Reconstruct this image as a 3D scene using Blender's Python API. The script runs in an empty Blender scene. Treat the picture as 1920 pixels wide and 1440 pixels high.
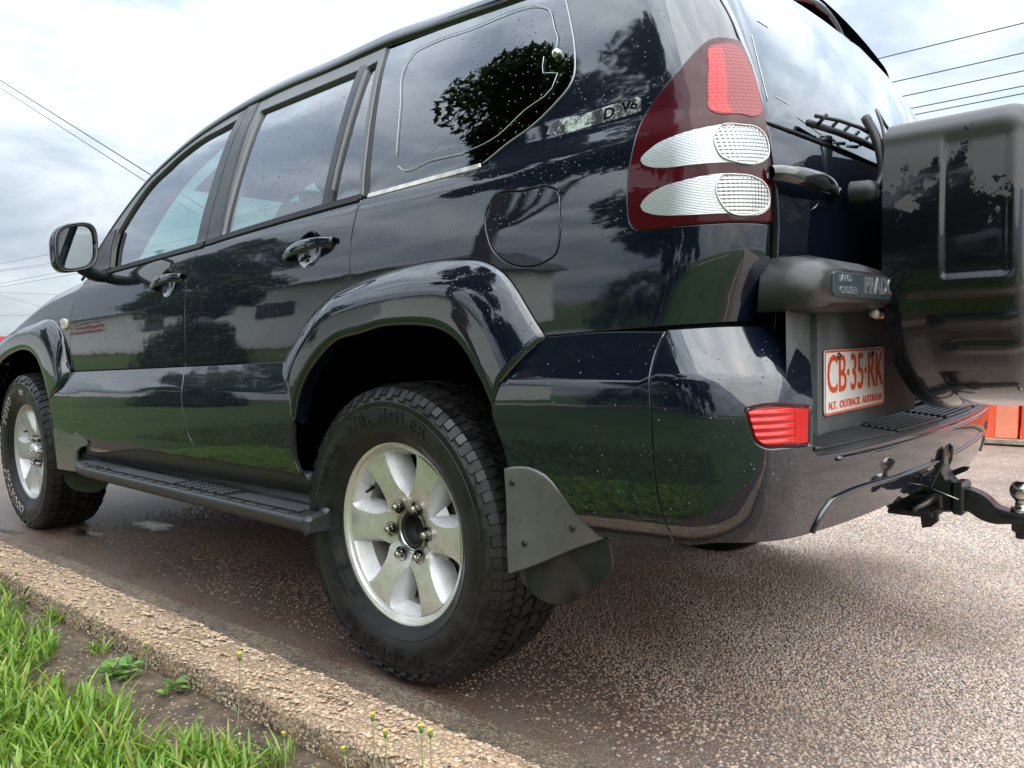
import bpy, math, random
import numpy as np
from mathutils import Matrix, Vector
from mathutils.geometry import delaunay_2d_cdt
R = math.radians
rng = np.random.default_rng(7)
random.seed(7)
scene = bpy.context.scene
col = scene.collection

# ------------------------------------------------------------------ camera
cam_d = bpy.data.cameras.new('camera')
cam = bpy.data.objects.new('camera', cam_d)
col.objects.link(cam)
scene.camera = cam
cam_d.sensor_width = 36.0
cam_d.lens = 27.878
cam_d.clip_start = 0.05
cam_d.clip_end = 3000.0
yaw, pitch, roll = -0.7371, -0.0512, -0.0237
fwd = np.array([math.sin(yaw)*math.cos(pitch), math.cos(yaw)*math.cos(pitch), math.sin(pitch)])
rt0 = np.array([math.cos(yaw), -math.sin(yaw), 0.0])
up0 = np.cross(rt0, fwd)
rt = rt0*math.cos(roll) + up0*math.sin(roll)
upv = -rt0*math.sin(roll) + up0*math.cos(roll)
m = Matrix.Identity(4)
for i in range(3):
    m[i][0] = rt[i]; m[i][1] = upv[i]; m[i][2] = -fwd[i]
m[0][3], m[1][3], m[2][3] = 1.5431, -2.156, 0.8464
cam.matrix_world = m

# ------------------------------------------------------------------ sky and sun: bright thin overcast
SUN_EL, SUN_AZ = R(62), R(150)      # azimuth counted from +Y towards +X
world = bpy.data.worlds.new('World')
scene.world = world
world.use_nodes = True
nt = world.node_tree
for n in list(nt.nodes): nt.nodes.remove(n)
def WN(t, **kw):
    n = nt.nodes.new(t)
    for k, v in kw.items(): setattr(n, k, v)
    return n
wout = WN('ShaderNodeOutputWorld')
sky = WN('ShaderNodeTexSky', sky_type='NISHITA', sun_disc=False)
sky.sun_elevation = SUN_EL
sky.sun_rotation = SUN_AZ
sky.dust_density = 3.0
tc = WN('ShaderNodeTexCoord')
mp = WN('ShaderNodeMapping')
mp.inputs['Scale'].default_value = (1.0, 1.0, 2.6)
cl1 = WN('ShaderNodeTexNoise'); cl1.inputs['Scale'].default_value = 3.8; cl1.inputs['Detail'].default_value = 9.0; cl1.inputs['Roughness'].default_value = 0.56
cl1.inputs['Distortion'].default_value = 0.4
rp = WN('ShaderNodeValToRGB')
rp.color_ramp.elements[0].position = 0.38; rp.color_ramp.elements[0].color = (0.37, 0.44, 0.53, 1)
rp.color_ramp.elements[1].position = 0.60; rp.color_ramp.elements[1].color = (0.66, 0.725, 0.79, 1)
e = rp.color_ramp.elements.new(0.47); e.color = (0.475, 0.54, 0.61, 1)
cl2 = WN('ShaderNodeTexNoise'); cl2.inputs['Scale'].default_value = 1.1; cl2.inputs['Detail'].default_value = 6.0
rp2 = WN('ShaderNodeValToRGB')
rp2.color_ramp.elements[0].position = 0.50; rp2.color_ramp.elements[0].color = (1, 1, 1, 1)
rp2.color_ramp.elements[1].position = 0.72; rp2.color_ramp.elements[1].color = (0.55, 0.55, 0.55, 1)
bg1 = WN('ShaderNodeBackground'); bg1.inputs['Strength'].default_value = 0.13
bg2 = WN('ShaderNodeBackground'); bg2.inputs['Strength'].default_value = 1.0
mx = WN('ShaderNodeMixShader')
L_ = nt.links.new
L_(tc.outputs['Generated'], mp.inputs['Vector'])
L_(mp.outputs[0], cl1.inputs['Vector']); L_(mp.outputs[0], cl2.inputs['Vector'])
L_(cl1.outputs['Fac'], rp.inputs['Fac']); L_(cl2.outputs['Fac'], rp2.inputs['Fac'])
L_(sky.outputs[0], bg1.inputs['Color']); 
gm = WN('ShaderNodeSeparateXYZ'); L_(tc.outputs['Generated'], gm.inputs[0])
gr_ = WN('ShaderNodeMapRange'); gr_.inputs['From Min'].default_value = 0.0; gr_.inputs['From Max'].default_value = 1.0
gr_.inputs['To Min'].default_value = 0.64; gr_.inputs['To Max'].default_value = 3.2
pw_n = WN('ShaderNodeMath', operation='POWER', use_clamp=True); pw_n.inputs[1].default_value = 1.6
mx_n = WN('ShaderNodeMath', operation='MAXIMUM'); mx_n.inputs[1].default_value = 0.0
L_(gm.outputs['Z'], mx_n.inputs[0]); L_(mx_n.outputs[0], pw_n.inputs[0]); L_(pw_n.outputs[0], gr_.inputs['Value']); L_(gr_.outputs[0], bg2.inputs['Strength'])     # an overcast sky is brighter overhead than at the horizon
L_(rp.outputs[0], bg2.inputs['Color'])
L_(rp2.outputs[0], mx.inputs['Fac']); L_(bg1.outputs[0], mx.inputs[1]); L_(bg2.outputs[0], mx.inputs[2])
L_(mx.outputs[0], wout.inputs['Surface'])

sun_d = bpy.data.lights.new('sun', 'SUN')
sun_d.energy = 1.5
sun_d.angle = R(90)
sun_d.color = (1.0, 0.95, 0.88)
sun = bpy.data.objects.new('sun', sun_d)
col.objects.link(sun)
SUN_DIR = Vector((0.80, -0.10, 1.0)).normalized()      # towards the sun: veiled, off the rear of the car
sky.sun_elevation = math.asin(SUN_DIR.z)
sky.sun_rotation = math.atan2(SUN_DIR.x, SUN_DIR.y)
sun.rotation_euler = SUN_DIR.to_track_quat('Z', 'Y').to_euler()

vs = scene.view_settings
vs.view_transform = 'Standard'; vs.look = 'None'; vs.exposure = 0.84; vs.gamma = 1.0
vs.use_curve_mapping = False
scene.cycles.use_denoising = True
scene.cycles.max_bounces = 10
scene.cycles.transparent_max_bounces = 16
scene.cycles.caustics_reflective = False
scene.cycles.caustics_refractive = False

# ------------------------------------------------------------------ materials
def new_mat(name):
    mt = bpy.data.materials.new(name); mt.use_nodes = True
    t = mt.node_tree
    b = t.nodes['Principled BSDF']
    return mt, t, b
def P(name, base, rough=0.5, metal=0.0, coat=0.0, coat_rough=0.03, coat_ior=1.5, ior=1.5, var=0.0, vscale=8.0, bump=0.0, bscale=200.0, rvar=0.0, bdist=0.002):
    mt, t, b = new_mat(name)
    b.inputs['Base Color'].default_value = (*base, 1)
    b.inputs['Roughness'].default_value = rough
    b.inputs['Metallic'].default_value = metal
    b.inputs['Coat Weight'].default_value = coat
    b.inputs['Coat Roughness'].default_value = coat_rough
    b.inputs['Coat IOR'].default_value = coat_ior
    b.inputs['IOR'].default_value = ior
    if var or rvar or bump:
        c = t.nodes.new('ShaderNodeTexCoord')
    if var or rvar:
        n = t.nodes.new('ShaderNodeTexNoise'); n.inputs['Scale'].default_value = vscale; n.inputs['Detail'].default_value = 7; n.inputs['Roughness'].default_value = 0.62
        t.links.new(c.outputs['Object'], n.inputs['Vector'])
        if var:
            r = t.nodes.new('ShaderNodeValToRGB')
            r.color_ramp.elements[0].position = 0.3; r.color_ramp.elements[1].position = 0.7
            r.color_ramp.elements[0].color = (*[x*(1-var) for x in base], 1)
            r.color_ramp.elements[1].color = (*[min(1, x*(1+var)) for x in base], 1)
            t.links.new(n.outputs['Fac'], r.inputs['Fac']); t.links.new(r.outputs[0], b.inputs['Base Color'])
        if rvar:
            mr = t.nodes.new('ShaderNodeMapRange')
            mr.inputs['From Min'].default_value = 0.3; mr.inputs['From Max'].default_value = 0.7
            mr.inputs['To Min'].default_value = max(0, rough-rvar); mr.inputs['To Max'].default_value = min(1, rough+rvar)
            t.links.new(n.outputs['Fac'], mr.inputs['Value']); t.links.new(mr.outputs[0], b.inputs['Roughness'])
    if bump:
        n2 = t.nodes.new('ShaderNodeTexNoise'); n2.inputs['Scale'].default_value = bscale; n2.inputs['Detail'].default_value = 4
        t.links.new(c.outputs['Object'], n2.inputs['Vector'])
        bp_ = t.nodes.new('ShaderNodeBump'); bp_.inputs['Strength'].default_value = bump; bp_.inputs['Distance'].default_value = bdist
        t.links.new(n2.outputs['Fac'], bp_.inputs['Height']); t.links.new(bp_.outputs[0], b.inputs['Normal'])
    return mt
def glass(name, tint, ior=1.5, boost=1.6, rough=0.003):
    mt, t, b = new_mat(name); t.nodes.remove(b)
    o = t.nodes['Material Output']
    tr = t.nodes.new('ShaderNodeBsdfTransparent'); tr.inputs[0].default_value = (*tint, 1)
    gl = t.nodes.new('ShaderNodeBsdfGlossy'); gl.inputs['Color'].default_value = (0.95, 0.97, 1.0, 1); gl.inputs['Roughness'].default_value = rough
    fr = t.nodes.new('ShaderNodeFresnel'); fr.inputs['IOR'].default_value = ior
    mu = t.nodes.new('ShaderNodeMath'); mu.operation = 'MULTIPLY'; mu.inputs[1].default_value = boost; mu.use_clamp = True
    mx_ = t.nodes.new('ShaderNodeMixShader')
    t.links.new(fr.outputs[0], mu.inputs[0]); t.links.new(mu.outputs[0], mx_.inputs[0])
    t.links.new(tr.outputs[0], mx_.inputs[1]); t.links.new(gl.outputs[0], mx_.inputs[2])
    t.links.new(mx_.outputs[0], o.inputs['Surface'])
    return mt

def paint_mat(name='black_paint'):
    mt, t, b = new_mat(name)
    b.inputs['Base Color'].default_value = (0.0030, 0.0056, 0.0130, 1)
    b.inputs['Roughness'].default_value = 0.4
    b.inputs['IOR'].default_value = 1.12
    b.inputs['Coat Weight'].default_value = 1.0
    b.inputs['Coat IOR'].default_value = 1.92
    c = t.nodes.new('ShaderNodeTexCoord')
    n = t.nodes.new('ShaderNodeTexNoise'); n.inputs['Scale'].default_value = 3.0; n.inputs['Detail'].default_value = 8
    t.links.new(c.outputs['Object'], n.inputs['Vector'])
    mr = t.nodes.new('ShaderNodeMapRange'); mr.inputs['From Min'].default_value = 0.35; mr.inputs['From Max'].default_value = 0.75
    mr.inputs['To Min'].default_value = 0.004; mr.inputs['To Max'].default_value = 0.03
    t.links.new(n.outputs['Fac'], mr.inputs['Value']); t.links.new(mr.outputs[0], b.inputs['Coat Roughness'])
    # faint panel waviness and orange peel in the clear coat
    n1 = t.nodes.new('ShaderNodeTexNoise'); n1.inputs['Scale'].default_value = 9.0; n1.inputs['Detail'].default_value = 2
    n2 = t.nodes.new('ShaderNodeTexNoise'); n2.inputs['Scale'].default_value = 420.0; n2.inputs['Detail'].default_value = 1
    t.links.new(c.outputs['Object'], n1.inputs['Vector']); t.links.new(c.outputs['Object'], n2.inputs['Vector'])
    b1 = t.nodes.new('ShaderNodeBump'); b1.inputs['Strength'].default_value = 0.10; b1.inputs['Distance'].default_value = 0.004
    b2 = t.nodes.new('ShaderNodeBump'); b2.inputs['Strength'].default_value = 0.03; b2.inputs['Distance'].default_value = 0.0004
    t.links.new(n1.outputs['Fac'], b1.inputs['Height']); t.links.new(n2.outputs['Fac'], b2.inputs['Height'])
    t.links.new(b1.outputs[0], b2.inputs['Normal'])
    t.links.new(b2.outputs[0], b.inputs['Coat Normal']); t.links.new(b1.outputs[0], b.inputs['Normal'])
    return mt
M = {}
M['paint'] = paint_mat()
M['satin_black'] = P('satin_black_trim', (0.018, 0.018, 0.019), 0.42, var=0.25, rvar=0.08, bump=0.05)
M['pillar'] = P('pillar_film', (0.018, 0.019, 0.021), 0.34, rvar=0.06, vscale=20)
M['grey_frame'] = P('grey_window_frame', (0.14, 0.14, 0.14), 0.34, metal=0.3, var=0.2, rvar=0.1)
M['rubber'] = P('seal_rubber', (0.010, 0.010, 0.010), 0.6, bump=0.1)
M['gap'] = P('shut_gap', (0.004, 0.004, 0.004), 0.8)
M['grey_plastic'] = P('weathered_grey_plastic', (0.115, 0.115, 0.108), 0.30, var=0.25, vscale=6, rvar=0.1, bump=0.06, coat=0.15, coat_rough=0.2)
M['step_plastic'] = P('step_plastic', (0.030, 0.031, 0.032), 0.38, var=0.35, vscale=7, rvar=0.12, bump=0.08, bscale=350)
M['flap_rubber'] = P('mud_flap_rubber', (0.018, 0.019, 0.020), 0.22, var=0.4, rvar=0.12, vscale=12)
M['chrome'] = P('chrome', (0.75, 0.75, 0.75), 0.05, metal=1.0)
M['rusty_chrome'] = P('rusty_chrome_strip', (0.62, 0.58, 0.50), 0.25, metal=0.9, var=0.35, vscale=30)
M['alloy'] = P('machined_alloy', (0.74, 0.71, 0.64), 0.30, metal=0.55, var=0.10, vscale=25, rvar=0.08, coat=0.5, coat_rough=0.06)
M['alloy_paint'] = P('silver_wheel_paint', (0.72, 0.72, 0.72), 0.42, metal=0.25, var=0.10, vscale=40, rvar=0.06)
M['alloy_front'] = P('silver_wheel_paint_front', (0.58, 0.58, 0.56), 0.33, metal=0.55, var=0.10, vscale=40, rvar=0.06)
M['nut'] = P('steel_nut', (0.55, 0.52, 0.46), 0.22, metal=1.0, var=0.2, vscale=90)
M['dark_steel'] = P('dark_steel', (0.03, 0.028, 0.027), 0.5, metal=0.4, var=0.4, vscale=30)
M['disc'] = P('brake_disc_steel', (0.10, 0.09, 0.085), 0.4, metal=0.9, var=0.3, vscale=30)
M['interior'] = P('interior_grey', (0.030, 0.031, 0.033), 0.8, var=0.3)
M['seat'] = P('seat_cloth', (0.10, 0.10, 0.105), 0.95, var=0.2, vscale=40, bump=0.2, bscale=500)
M['under'] = P('underbody_black', (0.0025, 0.0025, 0.003), 0.95, ior=1.1)
M['black_gloss'] = P('black_gloss', (0.006, 0.006, 0.007), 0.12, coat=1, coat_rough=0.05)
M['hitch'] = P('hitch_black_enamel', (0.013, 0.015, 0.017), 0.30, var=0.4, vscale=25, rvar=0.12, bump=0.15, bscale=140)
M['lamp_red'] = P('smoked_red_lens', (0.050, 0.0006, 0.003), 0.35, coat=0.7, coat_rough=0.02, coat_ior=1.45, ior=1.2, var=0.3, vscale=5)
M['glass_front'] = glass('front_side_glass', (0.42, 0.52, 0.50), boost=2.0)
M['glass_dark'] = glass('tinted_rear_glass', (0.27, 0.33, 0.33), ior=1.52, boost=2.1)
M['glass_quarter'] = glass('privacy_glass', (0.06, 0.065, 0.07), ior=1.52, boost=2.0, rough=0.008)
M['glass_rear'] = glass('tailgate_glass', (0.05, 0.055, 0.06), ior=1.6, boost=1.9, rough=0.03)
M['windscreen'] = glass('windscreen_glass', (0.46, 0.82, 0.74))
M['mirror'] = P('mirror_glass', (0.30, 0.34, 0.35), 0.02, metal=1.0)
M['white'] = P('plate_white', (0.88, 0.88, 0.85), 0.4, var=0.04, coat=0.3, coat_rough=0.2)
M['orange_ink'] = P('plate_orange', (0.75, 0.09, 0.015), 0.4, coat=0.3, coat_rough=0.2)
M['silver_letter'] = P('badge_silver', (0.68, 0.70, 0.70), 0.22, metal=0.85)
M['badge'] = P('badge_slate', (0.035, 0.05, 0.06), 0.35, var=0.2)
M['amber_lens'] = P('clear_side_blinker', (0.62, 0.56, 0.46), 0.2, coat=1)

def ribbed_lens(name, base, metal, scale, axis, rough=0.2, strength=0.7, second=None):
    mt, t, b = new_mat(name)
    b.inputs['Base Color'].default_value = (*base, 1); b.inputs['Metallic'].default_value = metal
    b.inputs['Roughness'].default_value = rough; b.inputs['Coat Weight'].default_value = 0.15; b.inputs['Coat Roughness'].default_value = 0.15
    c = t.nodes.new('ShaderNodeTexCoord')
    prev = None
    for ax, sc in ([(axis, scale)] + ([second] if second else [])):
        w = t.nodes.new('ShaderNodeTexWave'); w.wave_type = 'BANDS'; w.bands_direction = ax; w.inputs['Scale'].default_value = sc
        t.links.new(c.outputs['Object'], w.inputs['Vector'])
        bp_ = t.nodes.new('ShaderNodeBump'); bp_.inputs['Strength'].default_value = strength; bp_.inputs['Distance'].default_value = 0.004
        t.links.new(w.outputs['Fac'], bp_.inputs['Height'])
        if prev: t.links.new(prev.outputs[0], bp_.inputs['Normal'])
        prev = bp_
    t.links.new(prev.outputs[0], b.inputs['Normal'])
    return mt
M['lens_white'] = ribbed_lens('ribbed_clear_lens', (0.58, 0.60, 0.59), 0.6, 110, 'Z', 0.25, 0.25)
M['lens_grid'] = ribbed_lens('gridded_clear_lens', (0.52, 0.54, 0.54), 0.6, 46, 'Z', 0.2, 0.35, ('Y', 50))
M['lens_red'] = ribbed_lens('bright_red_lens', (0.58, 0.006, 0.008), 0.0, 42, 'Z', 0.35, 0.12, ('Y', 42))
M['lens_red2'] = ribbed_lens('pinkish_red_lens', (0.24, 0.012, 0.016), 0.0, 42, 'Z', 0.4, 0.12, ('Y', 42))
M['lens_fog'] = ribbed_lens('reflector_red_lens', (0.72, 0.010, 0.008), 0.0, 24, 'Z', 0.15, 0.9)
M['lens_fog2'] = ribbed_lens('deep_red_lens', (0.60, 0.004, 0.006), 0.0, 60, 'Y', 0.2, 0.3)
# ------------------------------------------------------------------ mesh helpers
def add(name, verts, faces, mat, parent=None, normals=None, smooth=True, link=True):
    me = bpy.data.meshes.new(name)
    verts = np.asarray(verts, float)
    me.from_pydata(verts.tolist(), [], [list(map(int, f)) for f in faces])
    me.update()
    if smooth:
        me.polygons.foreach_set('use_smooth', np.ones(len(me.polygons), bool))
    if normals is not None:
        me.normals_split_custom_set_from_vertices(np.asarray(normals, float).tolist())
    if mat is not None: me.materials.append(M[mat] if isinstance(mat, str) else mat)
    o = bpy.data.objects.new(name, me)
    col.objects.link(o)
    if parent is not None: o.parent = parent
    return o
def mirrored(o, parent=None, name=None):
    me = o.data
    v = np.empty(len(me.vertices)*3); me.vertices.foreach_get('co', v); v = v.reshape(-1, 3)*[1, -1, 1]
    f = [list(p.vertices)[::-1] for p in me.polygons]
    q = add(name or o.name.split('.')[0], v, f, me.materials[0] if me.materials else None, parent)
    if len(me.materials) > 1:
        q.data.materials.append(me.materials[1]); q.data.polygons.foreach_set('material_index', [p.material_index for p in me.polygons])
    return q
def tag(o, label=None, cat=None, group=None, kind=None):
    if label: o['label'] = label
    if cat: o['category'] = cat
    if group: o['group'] = group
    if kind: o['kind'] = kind
    return o
def empty(name, loc=(0, 0, 0)):
    o = bpy.data.objects.new(name, None); col.objects.link(o); o.location = loc
    o.empty_display_size = 0.2
    return o
def catmull(pts, step=0.012):
    p = np.asarray(pts, float)
    if len(p) < 3:
        n = max(1, int(np.linalg.norm(p[-1]-p[0])/step))
        return p[0]+(p[-1]-p[0])*np.linspace(0, 1, n+1)[:, None]
    q = np.vstack([2*p[0]-p[1], p, 2*p[-1]-p[-2]])
    out = []
    for i in range(1, len(q)-2):
        a, b, c, d = q[i-1:i+3]
        l = np.linalg.norm(c-b); n = max(1, int(l/step))
        t = np.linspace(0, 1, n, endpoint=False)[:, None]
        # centripetal-ish tangents
        la = max(np.linalg.norm(b-a), 1e-6); lc = max(np.linalg.norm(d-c), 1e-6); l = max(l, 1e-6)
        m1 = ((b-a)/la*l + (c-b)/l*la)/(la+l)*l; m2 = ((c-b)/l*lc + (d-c)/lc*l)/(lc+l)*l
        out.append((2*t**3-3*t**2+1)*b+(t**3-2*t**2+t)*m1+(-2*t**3+3*t**2)*c+(t**3-t**2)*m2)
    out.append(p[-1:])
    return np.vstack(out)
def outline(chains, step=0.012):
    """closed outline from chains that share corners"""
    out = []
    for i, ch in enumerate(chains):
        nxt = chains[(i+1) % len(chains)][0]
        if len(chains) == 1:
            p = np.asarray(ch, float); k = len(p)
            q = catmull(np.vstack([p[-2:], p, p[:3]]), step)
            a = int(np.argmin(np.linalg.norm(q[:len(q)//2]-p[0], axis=1)))
            b = len(q)-1-int(np.argmin(np.linalg.norm(q[::-1][:len(q)//2]-p[0], axis=1)))
            return q[a:b]
        c = catmull(list(ch)+[nxt], step)
        out.append(c[:-1])
    return np.vstack(out)
def area(p): return 0.5*np.sum(p[:, 0]*np.roll(p[:, 1], -1)-np.roll(p[:, 0], -1)*p[:, 1])
def out_normals(p):
    t = np.roll(p, -1, 0)-np.roll(p, 1, 0); t /= np.maximum(np.linalg.norm(t, axis=1), 1e-9)[:, None]
    return np.stack([t[:, 1], -t[:, 0]], 1)
def inside(pt, poly):
    x, y = pt[:, 0][:, None], pt[:, 1][:, None]
    x1, y1 = poly[:, 0], poly[:, 1]; x2, y2 = np.roll(x1, -1), np.roll(y1, -1)
    c = ((y1 > y) != (y2 > y)) & (x < (x2-x1)*(y-y1)/(y2-y1+1e-15)+x1)
    return (c.sum(1) % 2) == 1
def surf_frame(S, p, off=0.0):
    e = 4e-4
    s, z = p[:, 0], p[:, 1]
    X = S(s, z)
    a = S(s+e, z)-S(s-e, z); b = S(s, z+e)-S(s, z-e)
    n = np.cross(a, b); n /= np.linalg.norm(n, axis=1)[:, None]
    return X+n*off, n, a/(2*e), b/(2*e)
def fill(poly, holes=(), res=0.025):
    polys = [poly]+list(holes)
    V = []; E = []
    for q in polys:
        b = len(V); V += q.tolist(); E += [(b+i, b+(i+1) % len(q)) for i in range(len(q))]
    nb = len(V)
    lo, hi = poly.min(0), poly.max(0)
    gx, gz = np.meshgrid(np.arange(lo[0], hi[0], res), np.arange(lo[1], hi[1], res))
    gx[1::2] += res/2
    g = np.stack([gx.ravel(), gz.ravel()], 1)
    k = inside(g, poly)
    for h in holes: k &= ~inside(g, h)
    g = g[k]
    if len(g):
        B = np.array(V)
        d = np.concatenate([np.sqrt(((g[i:i+400, None]-B[None])**2).sum(2)).min(1) for i in range(0, len(g), 400)])
        g = g[d > res*0.45]
        V += g.tolist()
    r = delaunay_2d_cdt([Vector(v) for v in V], E, [], 1, 1e-6)
    ov = np.array([[v.x, v.y] for v in r[0]])
    tri = [list(f) for f in r[2]]
    if holes:
        cen_ = np.array([ov[f].mean(0) for f in tri]); kp = np.ones(len(tri), bool)
        for h in holes: kp &= ~inside(cen_, h)
        tri = [f for f, q in zip(tri, kp) if q]
    mp_ = {}
    for i, og in enumerate(r[3]):
        for q in og: mp_[q] = i
    loops = []; b = 0
    for q in polys:
        loops.append([mp_[b+i] for i in range(len(q))]); b += len(q)
    return ov, tri, loops
def panel(name, chains, S, mat, parent, off=0.0, res=0.025, thick=0.014, rnd=0.0025, gap=0.0, holes=(), hgap=0.0, mir=False, step=0.012, raw=False):
    poly = np.asarray(chains, float) if raw else outline(chains, step)
    if area(poly) < 0: poly = poly[::-1]
    if gap: poly = poly-out_normals(poly)*gap
    hs = []
    for h in holes:
        h = np.asarray(h, float)
        if area(h) < 0: h = h[::-1]
        if hgap: h = h+out_normals(h)*hgap
        hs.append(h)
    ov, F, loops = fill(poly, hs, res)
    X, N, A, B = surf_frame(S, ov, off)
    F2 = []
    for f in F:
        q = ov[f]
        if area(q) < 0: f = f[::-1]
        F2.append(f)
    V = [X]; NN = [N]; base = len(ov); deep = []
    for li, lp in enumerate(loops):
        q = ov[lp]; on = out_normals(q)
        if li > 0: on = -on
        dirv = A[lp]*on[:, :1]+B[lp]*on[:, 1:]; dirv /= np.linalg.norm(dirv, axis=1)[:, None]
        n = N[lp]; x = X[lp]
        r1 = x+dirv*rnd-n*rnd; r2 = x+dirv*rnd-n*thick
        V += [r1, r2]
        n1 = dirv*0.92+n*0.38; n1 /= np.linalg.norm(n1, axis=1)[:, None]
        NN += [n1, dirv]
        k = len(lp)
        for i in range(k):
            j = (i+1) % k
            a, b, c, d = lp[i], base+i, base+j, lp[j]
            qd = [[a, b, c, d], [b, base+k+i, base+k+j, c]]
            if li > 0: qd = [w[::-1] for w in qd]
            deep.append(len(F2)+1); F2 += qd
        base += 2*k
    V = np.vstack(V); NN = np.vstack(NN)
    o = add(name, V, F2, mat, parent, NN)
    if mat == 'paint':      # the turned-in edge of a panel is dull, not polished
        o.data.materials.append(M['gap'])
        for i_ in deep: o.data.polygons[i_].material_index = 1
    if mir:
        pm = mir if mir is not True else parent
        q = add(name, V*[1, -1, 1], [f[::-1] for f in F2], mat, pm, NN*[1, -1, 1])
    return o
def grid(name, rows, mat, parent, closed=False, mir=False, flip=False, smooth=True):
    rows = np.asarray(rows, float); a, b = rows.shape[:2]
    F = []
    for i in range(a-1):
        for j in range(b if closed else b-1):
            k = (j+1) % b
            f = [i*b+j, i*b+k, (i+1)*b+k, (i+1)*b+j]
            F.append(f[::-1] if flip else f)
    o = add(name, rows.reshape(-1, 3), F, mat, parent, smooth=smooth)
    if mir: mirrored(o, mir if mir is not True else parent)
    return o
def tube_data(path, r, n=8, caps=True):
    p = np.asarray(path, float); k = len(p)
    rr = np.broadcast_to(np.asarray(r, float), (k,))
    t = np.gradient(p, axis=0); t /= np.linalg.norm(t, axis=1)[:, None]
    up = np.array([0, 0, 1.0]) if abs(t[0][2]) < 0.9 else np.array([1.0, 0, 0])
    V = []; u = np.cross(t[0], up); u /= np.linalg.norm(u)
    for i in range(k):
        u = u-t[i]*np.dot(u, t[i]); u /= np.linalg.norm(u); w = np.cross(t[i], u)
        a = np.linspace(0, 2*np.pi, n, endpoint=False)[:, None]
        V.append(p[i]+rr[i]*(np.cos(a)*u+np.sin(a)*w))
    V = np.vstack(V); F = []
    for i in range(k-1):
        for j in range(n):
            q = (j+1) % n
            F.append([i*n+j, i*n+q, (i+1)*n+q, (i+1)*n+j])
    if caps: F += [list(range(n))[::-1], [(k-1)*n+j for j in range(n)]]
    return V, F
def tube(name, path, r, mat, parent=None, n=8, mir=False):
    V, F = tube_data(path, r, n)
    o = add(name, V, F, mat, parent)
    if mir: mirrored(o, parent)
    return o
def merge(parts):
    V = []; F = []; b = 0
    for v, f in parts:
        V.append(np.asarray(v, float)); F += [[i+b for i in q] for q in f]; b += len(v)
    return np.vstack(V), F
def box_data(lo, hi, bev=0.0):
    lo = np.asarray(lo, float); hi = np.asarray(hi, float)
    if bev <= 0:
        V = [(x, y, z) for x in (lo[0], hi[0]) for y in (lo[1], hi[1]) for z in (lo[2], hi[2])]
        F = [[0, 1, 3, 2], [4, 6, 7, 5], [0, 4, 5, 1], [2, 3, 7, 6], [0, 2, 6, 4], [1, 5, 7, 3]]
        return np.array(V), F
    # chamfered box: three faces' worth of corners at every corner
    V = []; idx = {}
    for sx in (0, 1):
        for sy in (0, 1):
            for sz in (0, 1):
                c = np.array([(lo, hi)[sx][0], (lo, hi)[sy][1], (lo, hi)[sz][2]])
                d = np.array([1-2*sx, 1-2*sy, 1-2*sz])*bev
                for ax in range(3):
                    q = c+d; q[ax] = c[ax]; idx[(sx, sy, sz, ax)] = len(V); V.append(q)
    F = []
    I = lambda a, b, c, ax: idx[(a, b, c, ax)]
    for s in (0, 1):
        f = [I(s, 0, 0, 0), I(s, 0, 1, 0), I(s, 1, 1, 0), I(s, 1, 0, 0)]; F.append(f if s == 0 else f[::-1])
        f = [I(0, s, 0, 1), I(1, s, 0, 1), I(1, s, 1, 1), I(0, s, 1, 1)]; F.append(f if s == 0 else f[::-1])
        f = [I(0, 0, s, 2), I(0, 1, s, 2), I(1, 1, s, 2), I(1, 0, s, 2)]; F.append(f if s == 0 else f[::-1])
    V = np.array(V); cen = (lo+hi)/2
    def addf(f):
        q = V[f]; n = np.cross(q[1]-q[0], q[2]-q[0])
        F.append(f if np.dot(n, q.mean(0)-cen) > 0 else f[::-1])
    for a in (0, 1):
        for b in (0, 1):
            addf([I(0, a, b, 1), I(1, a, b, 1), I(1, a, b, 2), I(0, a, b, 2)])
            addf([I(a, 0, b, 0), I(a, 1, b, 0), I(a, 1, b, 2), I(a, 0, b, 2)])
            addf([I(a, b, 0, 0), I(a, b, 1, 0), I(a, b, 1, 1), I(a, b, 0, 1)])
            for c in (0, 1): addf([I(a, b, c, 0), I(a, b, c, 1), I(a, b, c, 2)])
    return V, F
def box(name, lo, hi, mat, parent=None, bev=0.004, mir=False):
    V, F = box_data(lo, hi, bev)
    o = add(name, V, F, mat, parent, smooth=False)
    if mir: mirrored(o, parent)
    return o
def lathe(profile, n=64):
    """profile: (r, o) pairs; axis along -y (o counts outwards), local coordinates"""
    V = []; F = []; k = len(profile)
    for i in range(n):
        a = 2*np.pi*i/n
        for r, o in profile: V.append((r*math.sin(a), -o, r*math.cos(a)))
    for i in range(n):
        j = (i+1) % n
        for q in range(k-1): F.append([i*k+q, j*k+q, j*k+q+1, i*k+q+1])
    return np.array(V), F
def text_data(body, size=1.0, extrude=0.0, width=1.0, spacing=1.0, bold=0.0):
    c = bpy.data.curves.new('t', 'FONT'); c.body = body; c.size = size; c.extrude = extrude; c.space_character = spacing
    c.offset = bold; c.align_x = 'CENTER'; c.align_y = 'CENTER'; c.resolution_u = 3
    o = bpy.data.objects.new('t', c); col.objects.link(o)
    dg = bpy.context.evaluated_depsgraph_get(); dg.update()
    me = o.evaluated_get(dg).to_mesh()
    V = np.array([v.co[:] for v in me.vertices]); F = [list(p.vertices) for p in me.polygons]
    o.evaluated_get(dg).to_mesh_clear()
    bpy.data.objects.remove(o); bpy.data.curves.remove(c)
    V[:, 0] *= width
    return V, F
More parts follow.
